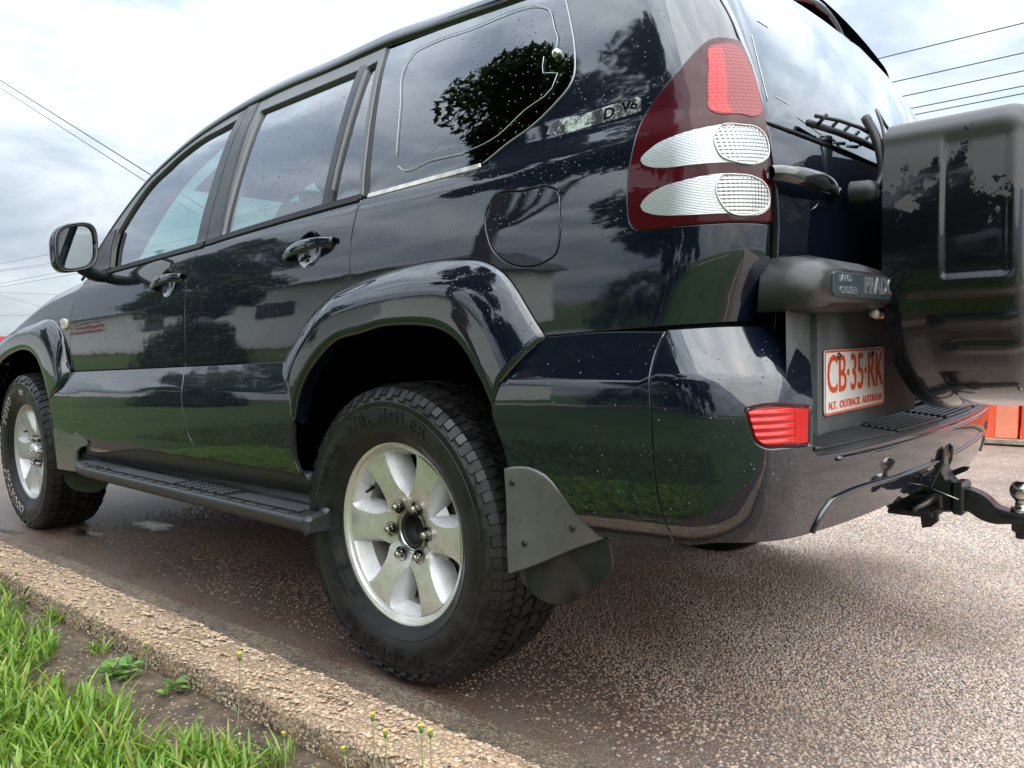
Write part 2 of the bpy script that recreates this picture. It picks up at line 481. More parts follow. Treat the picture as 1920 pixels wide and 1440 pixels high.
def prism(name, pts, plane, lo, hi, mat, parent=None, bev=0.003):
    """outline in a plane ('xz','yz','xy') extruded between lo and hi on the third axis, chamfered on both faces"""
    p = np.asarray(pts, float)
    if area(p) < 0: p = p[::-1]
    on = out_normals(p); inn = p-on*bev
    k = len(p)
    rings = [(inn, lo), (p, lo+bev), (p, hi-bev), (inn, hi)]
    V = []
    for q, h in rings:
        for a, b in q:
            V.append({'xz': (a, h, b), 'yz': (h, a, b), 'xy': (a, b, h)}[plane])
    F = [list(range(k))[::-1], [3*k+i for i in range(k)]]
    for r_ in range(3):
        for i in range(k):
            j = (i+1) % k; F.append([r_*k+i, r_*k+j, (r_+1)*k+j, (r_+1)*k+i])
    if plane == 'xz': F = [f[::-1] for f in F]
    return add(name, V, F, mat, parent, smooth=False)
def pchip(pts):
    xs=np.array([a for a,b in pts],float); ys=np.array([b for a,b in pts],float)
    h=np.diff(xs); d=np.diff(ys)/h; m=np.zeros_like(xs)
    for i in range(1,len(xs)-1):
        if d[i-1]*d[i]>0:
            w1=2*h[i]+h[i-1]; w2=h[i]+2*h[i-1]; m[i]=(w1+w2)/(w1/d[i-1]+w2/d[i])
    m[0]=d[0]; m[-1]=d[-1]
    def f(x):
        x=np.asarray(x,float); i=np.clip(np.searchsorted(xs,x)-1,0,len(xs)-2)
        hh=h[i]; t=(x-xs[i])/hh
        lo=x<xs[0]; hi=x>xs[-1]
        v=(2*t**3-3*t**2+1)*ys[i]+(t**3-2*t**2+t)*hh*m[i]+(-2*t**3+3*t**2)*ys[i+1]+(t**3-t**2)*hh*m[i+1]
        v=np.where(lo,ys[0]+m[0]*(x-xs[0]),v); return np.where(hi,ys[-1]+m[-1]*(x-xs[-1]),v)
    return f
RAKE=0.03
plan=lambda x:1-0.004*(x+0.7)**2-0.05*np.maximum(-2.8-x,0)**2-0.055*np.maximum(x-0.15,0)**2
wA=pchip([(.40,.86),(.55,.885),(.70,.8925),(.80,.8975),(.88,.9010),(.96,.9030),(1.03,.9018),(1.08,.8982),(1.13,.8918),(1.18,.8842),(1.208,.8775),(1.228,.8695),(1.245,.862),(1.30,.846),(1.40,.812),(1.52,.766),(1.62,.722),(1.70,.678)])
xA=pchip([(.45,.87),(.62,.895),(.80,.912),(.90,.934),(1.0,.958),(1.12,.963),(1.22,.952),(1.32,.922),(1.45,.866),(1.6,.786),(1.72,.712)])
wB=pchip([(.38,.85),(.44,.905),(.50,.929),(.58,.940),(.68,.944),(.745,.942),(.760,.937),(.835,.907),(.90,.880)])
xB=pchip([(.40,.955),(.46,1.0),(.54,1.022),(.62,1.03),(.70,1.03),(.76,1.02),(.80,1.0),(.87,.955)])
def mksurf(w,xr,c,r):
    W=lambda x,z:w(z-RAKE*x)*plan(x)
    X=lambda y,z:xr(z)-c*y*y
    def S(s,z,center=False):
        s=np.asarray(s,float); z=np.asarray(z,float); s,z=np.broadcast_arrays(s,z)
        hi=xr(z)+0.0; lo=hi-0.9
        e=1e-4
        def foot(fx):
            Wp=(W(fx+e,z)-W(fx-e,z))/(2*e); q=np.sqrt(1+Wp*Wp)
            cx=fx+r*Wp/q; cy=-W(fx,z)+r/q
            y2=cy
            for _ in range(6):
                Xp=-2*c*y2; q2=np.sqrt(1+Xp*Xp); y2=cy-r*Xp/q2
            Xp=-2*c*y2; q2=np.sqrt(1+Xp*Xp)
            g=cx-(X(y2,z)-r/q2)
            return g,cx,cy,y2,np.arctan2(-1/q,-Wp/q),np.arctan2(-Xp/q2,1/q2)
        for _ in range(36):
            mid=(lo+hi)/2; g=foot(mid)[0]; lo=np.where(g<0,mid,lo); hi=np.where(g<0,hi,mid)
        fx=(lo+hi)/2; g,cx,cy,y2,a1,a2=foot(fx)
        L=r*(a2-a1)
        sc=fx+L-y2; sg=np.where(s>sc,-1.0,1.0); s=np.where(s>sc,2*sc-s,s)
        if center: return sc
        xs=np.where(s<=fx,s,0.); ys=-W(xs,z)
        a=a1+np.clip(s-fx,0,L)/r
        xc=cx+r*np.cos(a); yc=cy+r*np.sin(a)
        yr=y2+np.maximum(s-fx-L,0); xx=X(yr,z)
        x=np.where(s<=fx,xs,np.where(s<fx+L,xc,xx)); y=np.where(s<=fx,ys,np.where(s<fx+L,yc,yr))
        return np.stack([x,y*sg,z],-1)
    return S
SA=mksurf(wA,xA,.085,.15)
SB=mksurf(wB,xB,.10,.17)
def symm(S,pts):
    p=np.asarray(pts,float); q=p.copy(); q[:,0]=2*S(p[:,0],p[:,1],True)-p[:,0]
    return [tuple(a) for a in q[::-1]]
def SF(s,z):
    s=np.asarray(s,float); z=np.asarray(z,float); s,z=np.broadcast_arrays(s,z)
    return np.stack([s,-0.946*plan(s),z],-1)
# side outlines in metres: (distance along the side and round the corner, height)
D = {
'drip': [[(-1.882,1.382),(-1.79,1.46),(-1.699,1.527),(-1.577,1.581),(-1.433,1.638),(-1.277,1.672),(-1.118,1.692),(-1.026,1.7),(-0.814,1.706),(-0.539,1.7),(-0.255,1.705),(-0.047,1.687),(0.1,1.676),(0.268,1.663)]],
'f_glass': [[(-1.782,1.18),(-1.821,1.278)],[(-1.827,1.337),(-1.758,1.425),(-1.675,1.504),(-1.554,1.561),(-1.45,1.606),(-1.306,1.64),(-1.192,1.649)],[(-1.067,1.661)],[(-1.057,1.202)]],
'b1': [[(-1.071,1.671)],[(-1.022,1.696)],[(-0.984,1.207)],[(-1.052,1.203)]],
'b2': [[(-1.02,1.696)],[(-0.957,1.695)],[(-0.889,1.212)],[(-0.98,1.207)]],
'r_glass': [[(-0.909,1.654)],[(-0.346,1.651)],[(-0.331,1.236)],[(-0.884,1.217)]],
'rq_glass': [[(-0.31,1.65)],[(-0.266,1.655)],[(-0.164,1.241)],[(-0.298,1.239)]],
'bar': [[(-0.354,1.665)],[(-0.32,1.66)],[(-0.299,1.237)],[(-0.329,1.235)]],
'q_glass': [[(-0.234,1.688),(-0.044,1.68),(0.269,1.66),(0.4,1.654)],[(0.419,1.638),(0.436,1.604),(0.468,1.54),(0.496,1.476),(0.509,1.434),(0.514,1.404),(0.506,1.378),(0.483,1.354),(0.428,1.313),(0.356,1.282)],[(0.297,1.253)],[(-0.12,1.241)]],
'antenna': [[(-0.033,1.328),(-0.069,1.459),(-0.108,1.611),(-0.097,1.633),(-0.056,1.639),(0.121,1.634),(0.362,1.613),(0.389,1.597),(0.423,1.541),(0.446,1.486),(0.437,1.475)],[(0.414,1.473),(0.423,1.432),(0.466,1.421),(0.459,1.389),(0.392,1.354),(0.323,1.309),(0.241,1.291),(0.097,1.29),(0.01,1.282),(-0.016,1.298)]],
'f_split': [[(-2.082,1.128),(-2.136,1.051),(-2.158,0.98),(-2.171,0.899),(-2.171,0.808),(-2.166,0.779)]],
'fc_split': [[(-2.194,0.767),(-2.117,0.697),(-2.088,0.597),(-2.062,0.535),(-1.989,0.5),(-1.894,0.487)]],
'm_split': [[(-1.002,1.191),(-1.04,1.152),(-1.072,1.095),(-1.078,1.017),(-1.084,0.94),(-1.089,0.855),(-1.096,0.795)]],
'mc_split': [[(-1.08,0.783),(-1.053,0.725),(-1.046,0.678),(-1.035,0.625),(-1.014,0.567),(-0.974,0.528),(-0.929,0.501)]],
'r_split': [[(-0.146,1.234),(-0.149,1.189),(-0.159,1.125),(-0.157,1.028),(-0.159,1.007)]],
'sill': [[(-1.928,1.166),(-1.773,1.174),(-1.053,1.198),(-0.886,1.209),(-0.33,1.232),(-0.151,1.237),(-0.119,1.238),(0.298,1.25)]],
'flO': [[(-0.475,0.811),(-0.453,0.837),(-0.412,0.871),(-0.354,0.919),(-0.292,0.956),(-0.217,0.99),(-0.16,1.002),(-0.078,1.017),(0.036,1.032),(0.142,1.04),(0.24,1.039),(0.3,1.033),(0.347,1.018),(0.386,0.994),(0.412,0.967),(0.442,0.925),(0.471,0.883),(0.49,0.858)]],
'flF': [[(-0.396,0.738),(-0.37,0.783),(-0.319,0.836),(-0.257,0.892),(-0.199,0.928),(-0.163,0.914),(0.049,0.948),(0.219,0.95),(0.28,0.932),(0.326,0.888),(0.364,0.833),(0.392,0.771),(0.398,0.763)]],
'flI': [[(-0.382,0.643),(-0.357,0.712),(-0.313,0.773),(-0.259,0.817),(-0.176,0.863),(-0.067,0.881),(0.01,0.894),(0.083,0.896),(0.165,0.892),(0.217,0.883),(0.266,0.86),(0.3,0.829),(0.328,0.791),(0.356,0.749),(0.376,0.709)]],
'arch_low_r': [[(0.374,0.709),(0.401,0.628),(0.412,0.582)]],
'arch_low_l': [[(-0.385,0.643),(-0.395,0.573),(-0.392,0.526),(-0.375,0.496)]],
'ledge_top': [[(-2.211,0.768),(-1.531,0.784),(-1.096,0.795),(-0.475,0.811),(0.49,0.858),(0.816,0.872),(0.997,0.874)]],
'ledge_bot': [[(-2.116,0.696),(-1.052,0.72),(-0.403,0.737),(0.393,0.762),(0.757,0.774),(0.893,0.781),(1.104,0.776)]],
'bump_seam': [[(0.77,0.863),(0.758,0.827),(0.755,0.795),(0.759,0.728),(0.761,0.619),(0.77,0.529),(0.782,0.476)]],
'bump_top': [[(0.769,0.866),(0.876,0.87),(0.977,0.869),(1.063,0.828),(1.107,0.791)]],
'bump_bot': [[(0.62,0.454),(0.784,0.475),(0.867,0.477),(0.956,0.476),(1.071,0.472),(1.215,0.468),(1.444,0.472),(1.646,0.475),(2.41,0.392),(2.47,0.43)]],
'lip': [[(0.955,0.648),(0.977,0.64),(1.109,0.627),(1.181,0.625),(1.385,0.625),(1.682,0.626),(2.073,0.614)]],
'fog': [[(0.927,0.72),(0.929,0.725),(0.936,0.727)],[(1.093,0.724)],[(1.087,0.644)],[(1.009,0.647),(0.961,0.652),(0.947,0.661),(0.935,0.69)]],
'groove': [[(1.071,0.472),(1.123,0.511),(1.159,0.533),(1.213,0.535),(1.443,0.537),(1.748,0.532)],[(2.602,0.498)]],
'groove2': [[(1.181,0.625),(1.211,0.613),(1.435,0.611),(1.682,0.614),(2.226,0.598)]],
'lamp': [[(0.872,1.414),(0.825,1.417),(0.811,1.413),(0.798,1.401),(0.785,1.382),(0.762,1.348),(0.739,1.319),(0.714,1.287),(0.702,1.262),(0.697,1.228),(0.691,1.187),(0.688,1.142),(0.69,1.098),(0.695,1.071),(0.703,1.059),(0.715,1.055),(0.8,1.053),(0.883,1.054)],[(0.979,1.057),(0.968,1.168),(0.954,1.239),(0.928,1.306),(0.9,1.369)]],
'l_brake': [[(0.814,1.395),(0.831,1.4),(0.86,1.4),(0.875,1.391),(0.897,1.357),(0.916,1.321),(0.929,1.282),(0.934,1.256),(0.923,1.248),(0.893,1.251),(0.846,1.254),(0.833,1.262),(0.827,1.286),(0.818,1.35)]],
'l_brake_in': [[(0.815,1.388),(0.833,1.39),(0.844,1.363),(0.856,1.316),(0.866,1.265),(0.874,1.255),(0.846,1.256),(0.834,1.263),(0.829,1.286),(0.819,1.35)]],
'l_up': [[(0.715,1.183),(0.736,1.203),(0.785,1.218),(0.835,1.226),(0.873,1.23),(0.909,1.228),(0.937,1.222),(0.952,1.207),(0.956,1.184),(0.952,1.167),(0.941,1.16),(0.879,1.16),(0.81,1.16),(0.765,1.162),(0.736,1.168),(0.72,1.176)]],
'l_up_r': [[(0.86,1.226),(0.851,1.21),(0.856,1.187),(0.869,1.168),(0.884,1.162),(0.941,1.162),(0.955,1.172),(0.951,1.207),(0.93,1.224),(0.897,1.228)]],
'l_lo': [[(0.72,1.097),(0.73,1.11),(0.755,1.123),(0.798,1.131),(0.842,1.137),(0.88,1.139),(0.925,1.135),(0.95,1.127),(0.965,1.104),(0.967,1.084),(0.953,1.072),(0.938,1.067),(0.883,1.069),(0.814,1.07),(0.769,1.074),(0.737,1.082),(0.724,1.089)]],
'l_lo_r': [[(0.869,1.136),(0.86,1.119),(0.866,1.093),(0.882,1.072),(0.938,1.071),(0.962,1.087),(0.954,1.12),(0.928,1.133),(0.891,1.137)]],
'fuel': [[(0.327,1.138),(0.345,1.165),(0.428,1.168),(0.499,1.166),(0.521,1.154),(0.531,1.107),(0.532,1.058),(0.524,1.027),(0.499,1.013),(0.443,1.006),(0.389,1.021),(0.349,1.053),(0.333,1.085)]],
'gate_seam': [[(0.815,1.514),(0.844,1.471),(0.874,1.415),(0.902,1.367),(0.929,1.305),(0.956,1.239),(0.976,1.186),(0.993,1.119),(1.006,1.052),(1.006,0.988),(1.021,0.873)]],
'glass_bot': [[(0.955,1.239),(1.081,1.233),(1.205,1.228),(1.381,1.222)]],
'decal': [[(0.468,1.284)],[(0.473,1.299),(0.49,1.307)],[(0.553,1.308),(0.633,1.314),(0.689,1.313)],[(0.696,1.286)],[(0.638,1.281),(0.559,1.278),(0.492,1.276)]],
'handle_r': [[(-0.469,1.112),(-0.235,1.138),(-0.236,1.119),(-0.435,1.098),(-0.369,1.07),(-0.304,1.106),(-0.397,1.147),(-0.301,1.164)]],
'handle_f': [[(-1.341,1.08),(-1.114,1.107),(-1.118,1.092),(-1.294,1.067),(-1.261,1.043),(-1.168,1.074),(-1.249,1.127),(-1.167,1.133)]],
'mirror_ref': [[(-1.697,1.133),(-1.589,1.155),(-1.37,1.16),(-1.25,1.136),(-1.285,1.092),(-1.414,1.082),(-1.569,1.101)]],
'flapU': [[(0.411,0.582),(0.479,0.585),(0.513,0.573),(0.543,0.542),(0.581,0.494),(0.618,0.454)],[(0.616,0.45),(0.48,0.39),(0.333,0.337)],[(0.323,0.345)]],
'ff_O': [[(-2.878,0.96),(-2.788,0.978),(-2.617,0.995),(-2.421,1.005),(-2.357,0.995),(-2.308,0.968),(-2.264,0.935),(-2.223,0.798),(-2.209,0.77)]],
'ff_I': [[(-2.979,0.837),(-2.839,0.861),(-2.722,0.874),(-2.628,0.869),(-2.555,0.854),(-2.5,0.825),(-2.462,0.794),(-2.404,0.717),(-2.338,0.586),(-2.312,0.521)]],
'front_flap': [[(-2.335,0.517)],[(-2.074,0.532),(-2.011,0.499),(-1.904,0.486)],[(-1.91,0.459),(-2.07,0.414),(-2.264,0.344),(-2.501,0.271)],[(-2.822,0.224)]],
'blinker': [[(-2.265,0.99),(-2.195,0.987),(-2.195,0.961),(-2.253,0.961)]],
}
# ------------------------------------------------------------------ the car
car = empty('parked_suv', (0, 0, 0))
tag(car, 'black four-wheel-drive wagon parked beside the kerb, beaded with rain', 'car')
def lap(pts, n): return [tuple(p) for p in pts][::n]
msp, mcs = D['m_split'][0], D['mc_split'][0]
flO = D['flO'][0]; iJ = 6
seam_w = 0.0034
def ell(cs, cz, a_=.062, b_=.050):
    t_ = np.linspace(0, 2*np.pi, 40, endpoint=False)
    return np.stack([cs+a_*np.cos(t_), cz+b_*np.sin(t_)], 1)
HF = (-1.335, 1.075, -1.102, 1.101); HR = (-.462, 1.107, -.227, 1.131)
cup = lambda h: ((h[0]+h[2])/2-.005, (h[1]+h[3])/2)

# front door
fd = panel('front_door', [[(-2.035, 1.160), (-1.768, 1.169), (-1.05, 1.192)], msp, [(-1.087, .795), (-1.521, .784)], [(-2.158, .770)]+D['f_split'][0][::-1][1:]+[(-2.05, 1.145)]],
           SA, 'paint', car, gap=seam_w, holes=[ell(*cup(HF))], mir=False)
fdr = mirrored(fd, car)
for dd, mr in ((fd, False),): pass
panel('door_cladding', [[(-2.165, .770), (-1.521, .784)], [(-1.087, .795)]+mcs, [(-.935, .492), (-1.386, .492), (-1.9, .483)], D['fc_split'][0][::-1]], SB, 'paint', fd, gap=seam_w, mir=fdr, res=0.02)
fgl = outline(D['f_glass'])
panel('window_frame', [[(-2.05, 1.172), (-1.985, 1.275), (-1.882, 1.380)]+D['drip'][0][1:7], [(-1.0225, 1.695)], [(-.981, 1.204)], [(-1.05, 1.199), (-1.768, 1.175)]], SA, 'grey_frame', fd, gap=0.003, holes=[fgl], hgap=0.004, mir=fdr, res=0.03, thick=.03)
panel('window_glass', fgl, SA, 'glass_front', fd, off=-.012, raw=True, mir=fdr, thick=.002, rnd=0.0, gap=-0.008, res=0.05)
panel('pillar_cover', D['b1'], SA, 'pillar', fd, off=.004, gap=0.0015, mir=fdr)
# rear door
rd = panel('rear_door', [[(-.992, 1.190), (-.884, 1.201), (-.328, 1.225)], [(-.144, 1.230)]+D['r_split'][0][1:], flO[:iJ+1][::-1], [(-.75, .803)], msp[::-1]], SA, 'paint', car, gap=seam_w, holes=[ell(*cup(HR))])
rdr = mirrored(rd, car)
panel('door_cladding', [[(-1.087, .795), (-.75, .803)], [(-.468, .811), (-.44, .775), (-.404, .738)], [(-.385, .643), (-.394, .573), (-.391, .526)], [(-.375, .494), (-.6, .494)], [(-.929, .495)]+mcs[::-1][1:]], SB, 'paint', rd, gap=seam_w, mir=rdr, res=0.02)
rgl, qgl = outline(D['r_glass']), outline(D['rq_glass'])
panel('window_frame', [[(-1.018, 1.695), (-.814, 1.704), (-.539, 1.699)], [(-.255, 1.699)], [(-.146, 1.240)], [(-.328, 1.235), (-.6, 1.224)], [(-.975, 1.206)]], SA, 'grey_frame', rd, gap=0.003, holes=[rgl, qgl], hgap=0.003, mir=rdr, res=0.03, thick=.03)
panel('window_glass', rgl, SA, 'glass_dark', rd, off=-.012, raw=True, mir=rdr, thick=.002, rnd=0.0, gap=-0.008, res=0.05)
panel('vent_glass', qgl, SA, 'glass_dark', rd, off=-.012, raw=True, mir=rdr, thick=.002, rnd=0.0, gap=-0.006, res=0.05)
panel('window_divider', D['bar'], SA, 'pillar', rd, off=.001, gap=0.001, mir=rdr)
panel('pillar_cover', D['b2'], SA, 'pillar', rd, off=.004, gap=0.0015, mir=rdr)
# belt seals
def strip(name, pts, S, lo, hi, off, mat, parent, mir=True, thick=.01, rnd=.002):
    c = catmull(pts, 0.03)
    poly = np.vstack([c+[0, lo], (c+[0, hi])[::-1]])
    return panel(name, poly, S, mat, parent, off=off, raw=True, mir=mir, thick=thick, rnd=rnd, res=0.05)
sl = D['sill'][0]
strip('belt_seal', [(-2.0, 1.166), (-1.768, 1.174), (-1.0, 1.199)], SA, -.010, .006, .006, 'rubber', fd, mir=fdr)
strip('belt_seal', [(-.97, 1.203), (-.884, 1.208), (-.328, 1.232), (-.15, 1.237)], SA, -.010, .006, .006, 'rubber', rd, mir=rdr)
# quarter panel, with the fuel flap let into it
qg = D['q_glass']
lampc = D['lamp']
fuel = outline(D['fuel'])
qp = panel('quarter_panel', [[(-.138, 1.232), (.08, 1.238)], [(.298, 1.247)]+qg[1][::-1], [(.40, 1.657), (.55, 1.655)], [(.70, 1.648), (.735, 1.615)]+D['gate_seam'][0][:2], lampc[0], [(.979, 1.054)],
           [(.981, 1.05), (.982, .986)], [(.982, .876), (.82, .872)], flO[iJ:][::-1], D['r_split'][0][::-1][:-1]], SA, 'paint', car, gap=seam_w, holes=[fuel], hgap=0.003, res=0.022)
qpr = mirrored(qp, car)
panel('fuel_flap', fuel, SA, 'paint', qp, raw=True, gap=0.0035, off=-.0005)
panel('quarter_glass', qg, SA, 'glass_quarter', qp, off=-.003, gap=0.002, mir=qpr, res=0.04)
strip('chrome_strip', [(-.115, 1.2415), (.1, 1.2465), (.285, 1.2515)], SA, -.011, -.001, .003, 'rusty_chrome', qp, mir=qpr)
strip('pillar_seal', [(-.10, 1.24), (-.10, 1.2401)], SA, 0, .001, -.02, 'gap', qp, mir=False) if False else None
panel('door_pillar', [[(-.252, 1.697)], [(-.236, 1.688)], [(-.121, 1.240)], [(-.141, 1.239)]], SA, 'satin_black', qp, off=-.004, mir=qpr, gap=.001)
for ch in D['antenna']:
    c = catmull(ch, .02); X, N, _, _ = surf_frame(SA, c, 0.0005)
    tube('aerial_trace', X, 0.0011, M.setdefault('trace', P('aerial_trace', (0.55, 0.62, 0.62), 0.5)), qp, n=4)
X, N, _, _ = surf_frame(SA, catmull([(.404, 1.652)]+qg[1]+[(.296, 1.250)], .012), .0005)
tube('glass_edge_trim', X, .0024, M.setdefault('edge_trim', P('dull_edge_trim', (.30, .31, .32), .3, metal=.6)), qp, n=6)
X, N, _, _ = surf_frame(SA, np.array([(.452, 1.470)]), 0.0)
V, F = lathe([(.0005, .012), (.006, .011), (.0095, .007), (.0105, 0), (.0105, -.004)], 16)
add('glass_hinge', V+X[0], F, 'chrome', qp)
# dark backing behind the shut lines
def backing(pts, S, w, off, parent):
    c = catmull(pts, .03); t = np.gradient(c, axis=0); t /= np.linalg.norm(t, axis=1)[:, None]; n = np.stack([t[:, 1], -t[:, 0]], 1)
    rows = [surf_frame(S, c+n*k, off)[0] for k in (-w, 0, w)]
    grid('shut_line', rows, 'gap', parent, flip=True, mir=True)
backing(msp, SA, .02, -.016, fd); backing(mcs, SB, .02, -.016, fd); backing(D['f_split'][0], SA, .02, -.016, fd); backing(D['fc_split'][0], SB, .02, -.016, fd)
backing(D['r_split'][0], SA, .02, -.016, rd); backing(D['bump_seam'][0], SB, .02, -.016, qp)
backing([(-2.2, .768), (-1.087, .795), (-.46, .811)], SA, .03, -.016, fd); backing([(.49, .860), (.82, .872), (.98, .874)], SA, .03, -.016, qp)
backing([(1.0, 1.22), (.995, 1.119), (.997, 1.051), (.996, .986), (.993, .75)], SA, .035, -.025, qp)
backing([(.70, 1.65), (.815, 1.514), (.874, 1.415), (.929, 1.305), (.96, 1.235)], SA, .03, -.02, qp)
backing(D['drip'][0]+[(.45, 1.655), (.69, 1.65)], SA, .025, -.02, qp)
backing([(-1.0, 1.70), (-.98, 1.2)], SA, .03, -.02, fd)
backing(list(fuel)[::6]+[tuple(fuel[0])], SA, .01, -.010, qp)

# wheel-arch flares: O meets the body, F is the fold, I the wheel opening
def resample(c, n):
    c = catmull(c, .01); l = np.r_[0, np.cumsum(np.linalg.norm(np.diff(c, axis=0), axis=1))]; u = np.linspace(0, l[-1], n)
    return np.stack([np.interp(u, l, c[:, k]) for k in range(c.shape[1])], 1)
flare_pts = []
def flare(name, O, F, I, parent, n=70):
    o2, f2, i2 = resample(O, n), resample(F, n), resample(I, n)
    o3 = surf_frame(SA, o2, 0.003)[0]; f3, i3 = SF(f2[:, 0], f2[:, 1]), SF(i2[:, 0], i2[:, 1])
    rows = [o3+[0, .016, 0]]
    c3 = f3+(o3-f3)*0.55; c3[:, 1] = f3[:, 1]-0.001
    for t in np.linspace(0, 1, 13):
        rows.append((1-t)**2*o3+2*t*(1-t)*c3+t*t*f3)
    for t in (0.3, 0.6, .85): rows.append(f3+(i3-f3)*t+[0, -.001*math.sin(math.pi*t), 0])
    rows.append(i3+[0, .004, 0])
    d = i3-f3; d[:, 1] = 0; d /= np.linalg.norm(d, axis=1)[:, None]
    rows.append(i3+d*.004+[0, .012, 0]); rows.append(i3+d*.004+[0, .05, 0])
    flare_pts.append(np.array(rows[2:15]))
    rows = [np.vstack([r_[:1]+[0, .035, 0], r_, r_[-1:]+[0, .035, 0]]) for r_ in rows]      # turned-in ends
    return grid(name, rows, 'paint', parent, mir=True, flip=True)
flF = D['flF'][0]; flI = D['flI'][0]
rear_flare = flare('wheel_arch_flare', flO, [(-.396, .738), (-.37, .783), (-.319, .836), (-.257, .888), (-.19, .916), (-.10, .934), (.049, .948), (.15, .951), (.219, .946), (.28, .925), (.326, .886), (.364, .833), (.390, .778), (.398, .763)], flI, car)
ffI = D['ff_I'][0]; ffO = D['ff_O'][0]
fO = [(-3.45, .80), (-3.30, .875), (-3.12, .925)]+ffO
fI = [(-3.36, .60), (-3.25, .74), (-3.12, .805), (-2.979, .84), (-2.839, .861), (-2.722, .872), (-2.628, .867), (-2.555, .85), (-2.5, .825), (-2.462, .794), (-2.404, .717), (-2.36, .64)]
fF = [(-3.40, .74), (-3.25, .83), (-3.10, .875), (-2.90, .92), (-2.70, .938), (-2.52, .935), (-2.42, .905), (-2.34, .84), (-2.27, .77), (-2.235, .70)]
front_flare = flare('wheel_arch_flare', fO, fF, fI, car)
panel('fender_cladding', [[(-2.205, .768)], D['fc_split'][0][:4], [(-2.312, .521), (-2.338, .586)], [(-2.36, .64), (-2.30, .67)], [(-2.235, .70), (-2.222, .735)]], SB, 'paint', front_flare, gap=.002, mir=True, res=0.02)
fr_ = flare_pts[0]
jl = [int(np.argmin(np.abs(fr_[i][:, 0]-xx) + 9*(np.arange(fr_.shape[1]) > 30))) for i, xx in enumerate(np.interp(np.linspace(0, 1, len(fr_)), [0, .4, .8, 1], [-.215, -.262, -.285, -.278]))]
tube('flare_joint', np.array([fr_[i][j] for i, j in enumerate(jl)])+[0, .0006, 0], .0016, 'gap', rear_flare, n=5)
# fender
fender = panel('front_fender', [D['f_split'][0][1:], ffO[::-1], [(-3.12, .925), (-3.30, .875)], [(-3.45, .80), (-3.46, .85)], [(-3.4, .885), (-3.2, .93), (-2.894, .985), (-2.534, 1.068), (-2.182, 1.112)], [(-2.062, 1.122)]], SA, 'paint', car, gap=seam_w, mir=True)
panel('side_blinker', D['blinker'], SA, 'amber_lens', fender, off=.010, gap=0.004, thick=.012, rnd=.004, step=.004)
# cladding behind the rear wheel, and the bumper
qc = panel('quarter_cladding', [[(.493, .860), (.65, .8665)], D['bump_seam'][0], [(.62, .455), (.581, .494), (.543, .542), (.513, .573), (.479, .585)], [(.412, .582), (.401, .628), (.374, .709)], [(.393, .763)]], SB, 'paint', car, gap=seam_w, mir=True, res=0.02)
lipL = [(1.112, .627), (1.181, .625), (1.385, .625), (1.682, .625)]
botL = [(.784, .474), (.867, .476), (.956, .475), (1.071, .471), (1.215, .469), (1.444, .472), (1.646, .474)]
fog = outline(D['fog'], .006)
half = [D['bump_seam'][0][::-1], D['bump_top'][0][:3], D['bump_top'][0][2:], [(1.104, .776), (1.100, .727)], [(1.094, .640)], lipL]
chains = half + [symm(SB, lipL)] + [symm(SB, [(1.094, .640)])] + [symm(SB, [(1.104, .776), (1.100, .727)])] + [symm(SB, D['bump_top'][0][2:])] + [symm(SB, D['bump_top'][0][:3])] + [symm(SB, D['bump_seam'][0][::-1])] + [symm(SB, botL)] + [botL[::-1]]
fogR = np.array(symm(SB, fog))
bumper = panel('rear_bumper', chains, SB, 'paint', car, gap=seam_w, holes=[fog, fogR], hgap=0.0, res=0.018, rnd=.004)
fl = panel('reflector_housing', fog, SB, 'lamp_red', bumper, raw=True, off=-.004, gap=.002, step=.006)
ins = lambda p, g: (lambda q: q-out_normals(q)*g)(p if area(p) > 0 else p[::-1])
fi = ins(fog, .010)
lft = fi[fi[:, 0] < 1.035]; 
k = fi[:, 0] < 1.036
def clip(poly, x, keep_low):
    out = []
    n = len(poly)
    for i in range(n):
        a, b = poly[i], poly[(i+1) % n]
        ia = (a[0] < x) == keep_low; ib = (b[0] < x) == keep_low
        if ia: out.append(a)
        if ia != ib: t = (x-a[0])/(b[0]-a[0]); out.append(a+(b-a)*t)
    return np.array(out)
panel('reflector_lens', clip(fi, 1.036, True), SB, 'lens_fog', fl, raw=True, off=-.001, thick=.006, rnd=.001, res=.01)
panel('reflector_lens', clip(fi, 1.038, False), SB, 'lens_fog2', fl, raw=True, off=-.001, thick=.006, rnd=.001, res=.01)
panel('reflector_housing', fogR, SB, 'lamp_red', bumper, raw=True, off=-.003, gap=.002)
# moulded ridges across the bumper face
for g, r_ in (([(1.085, .474), (1.123, .511), (1.156, .531), (1.20, .537), (1.443, .538), (1.75, .537)], .006), ([(1.178, .612), (1.30, .611), (1.55, .611), (1.75, .611)], .005)):
    full = g+symm(SB, g)
    X, N, _, _ = surf_frame(SB, catmull(full, .02), 0.0)
    tube('bumper_ridge', X, r_, 'paint', bumper, n=8)
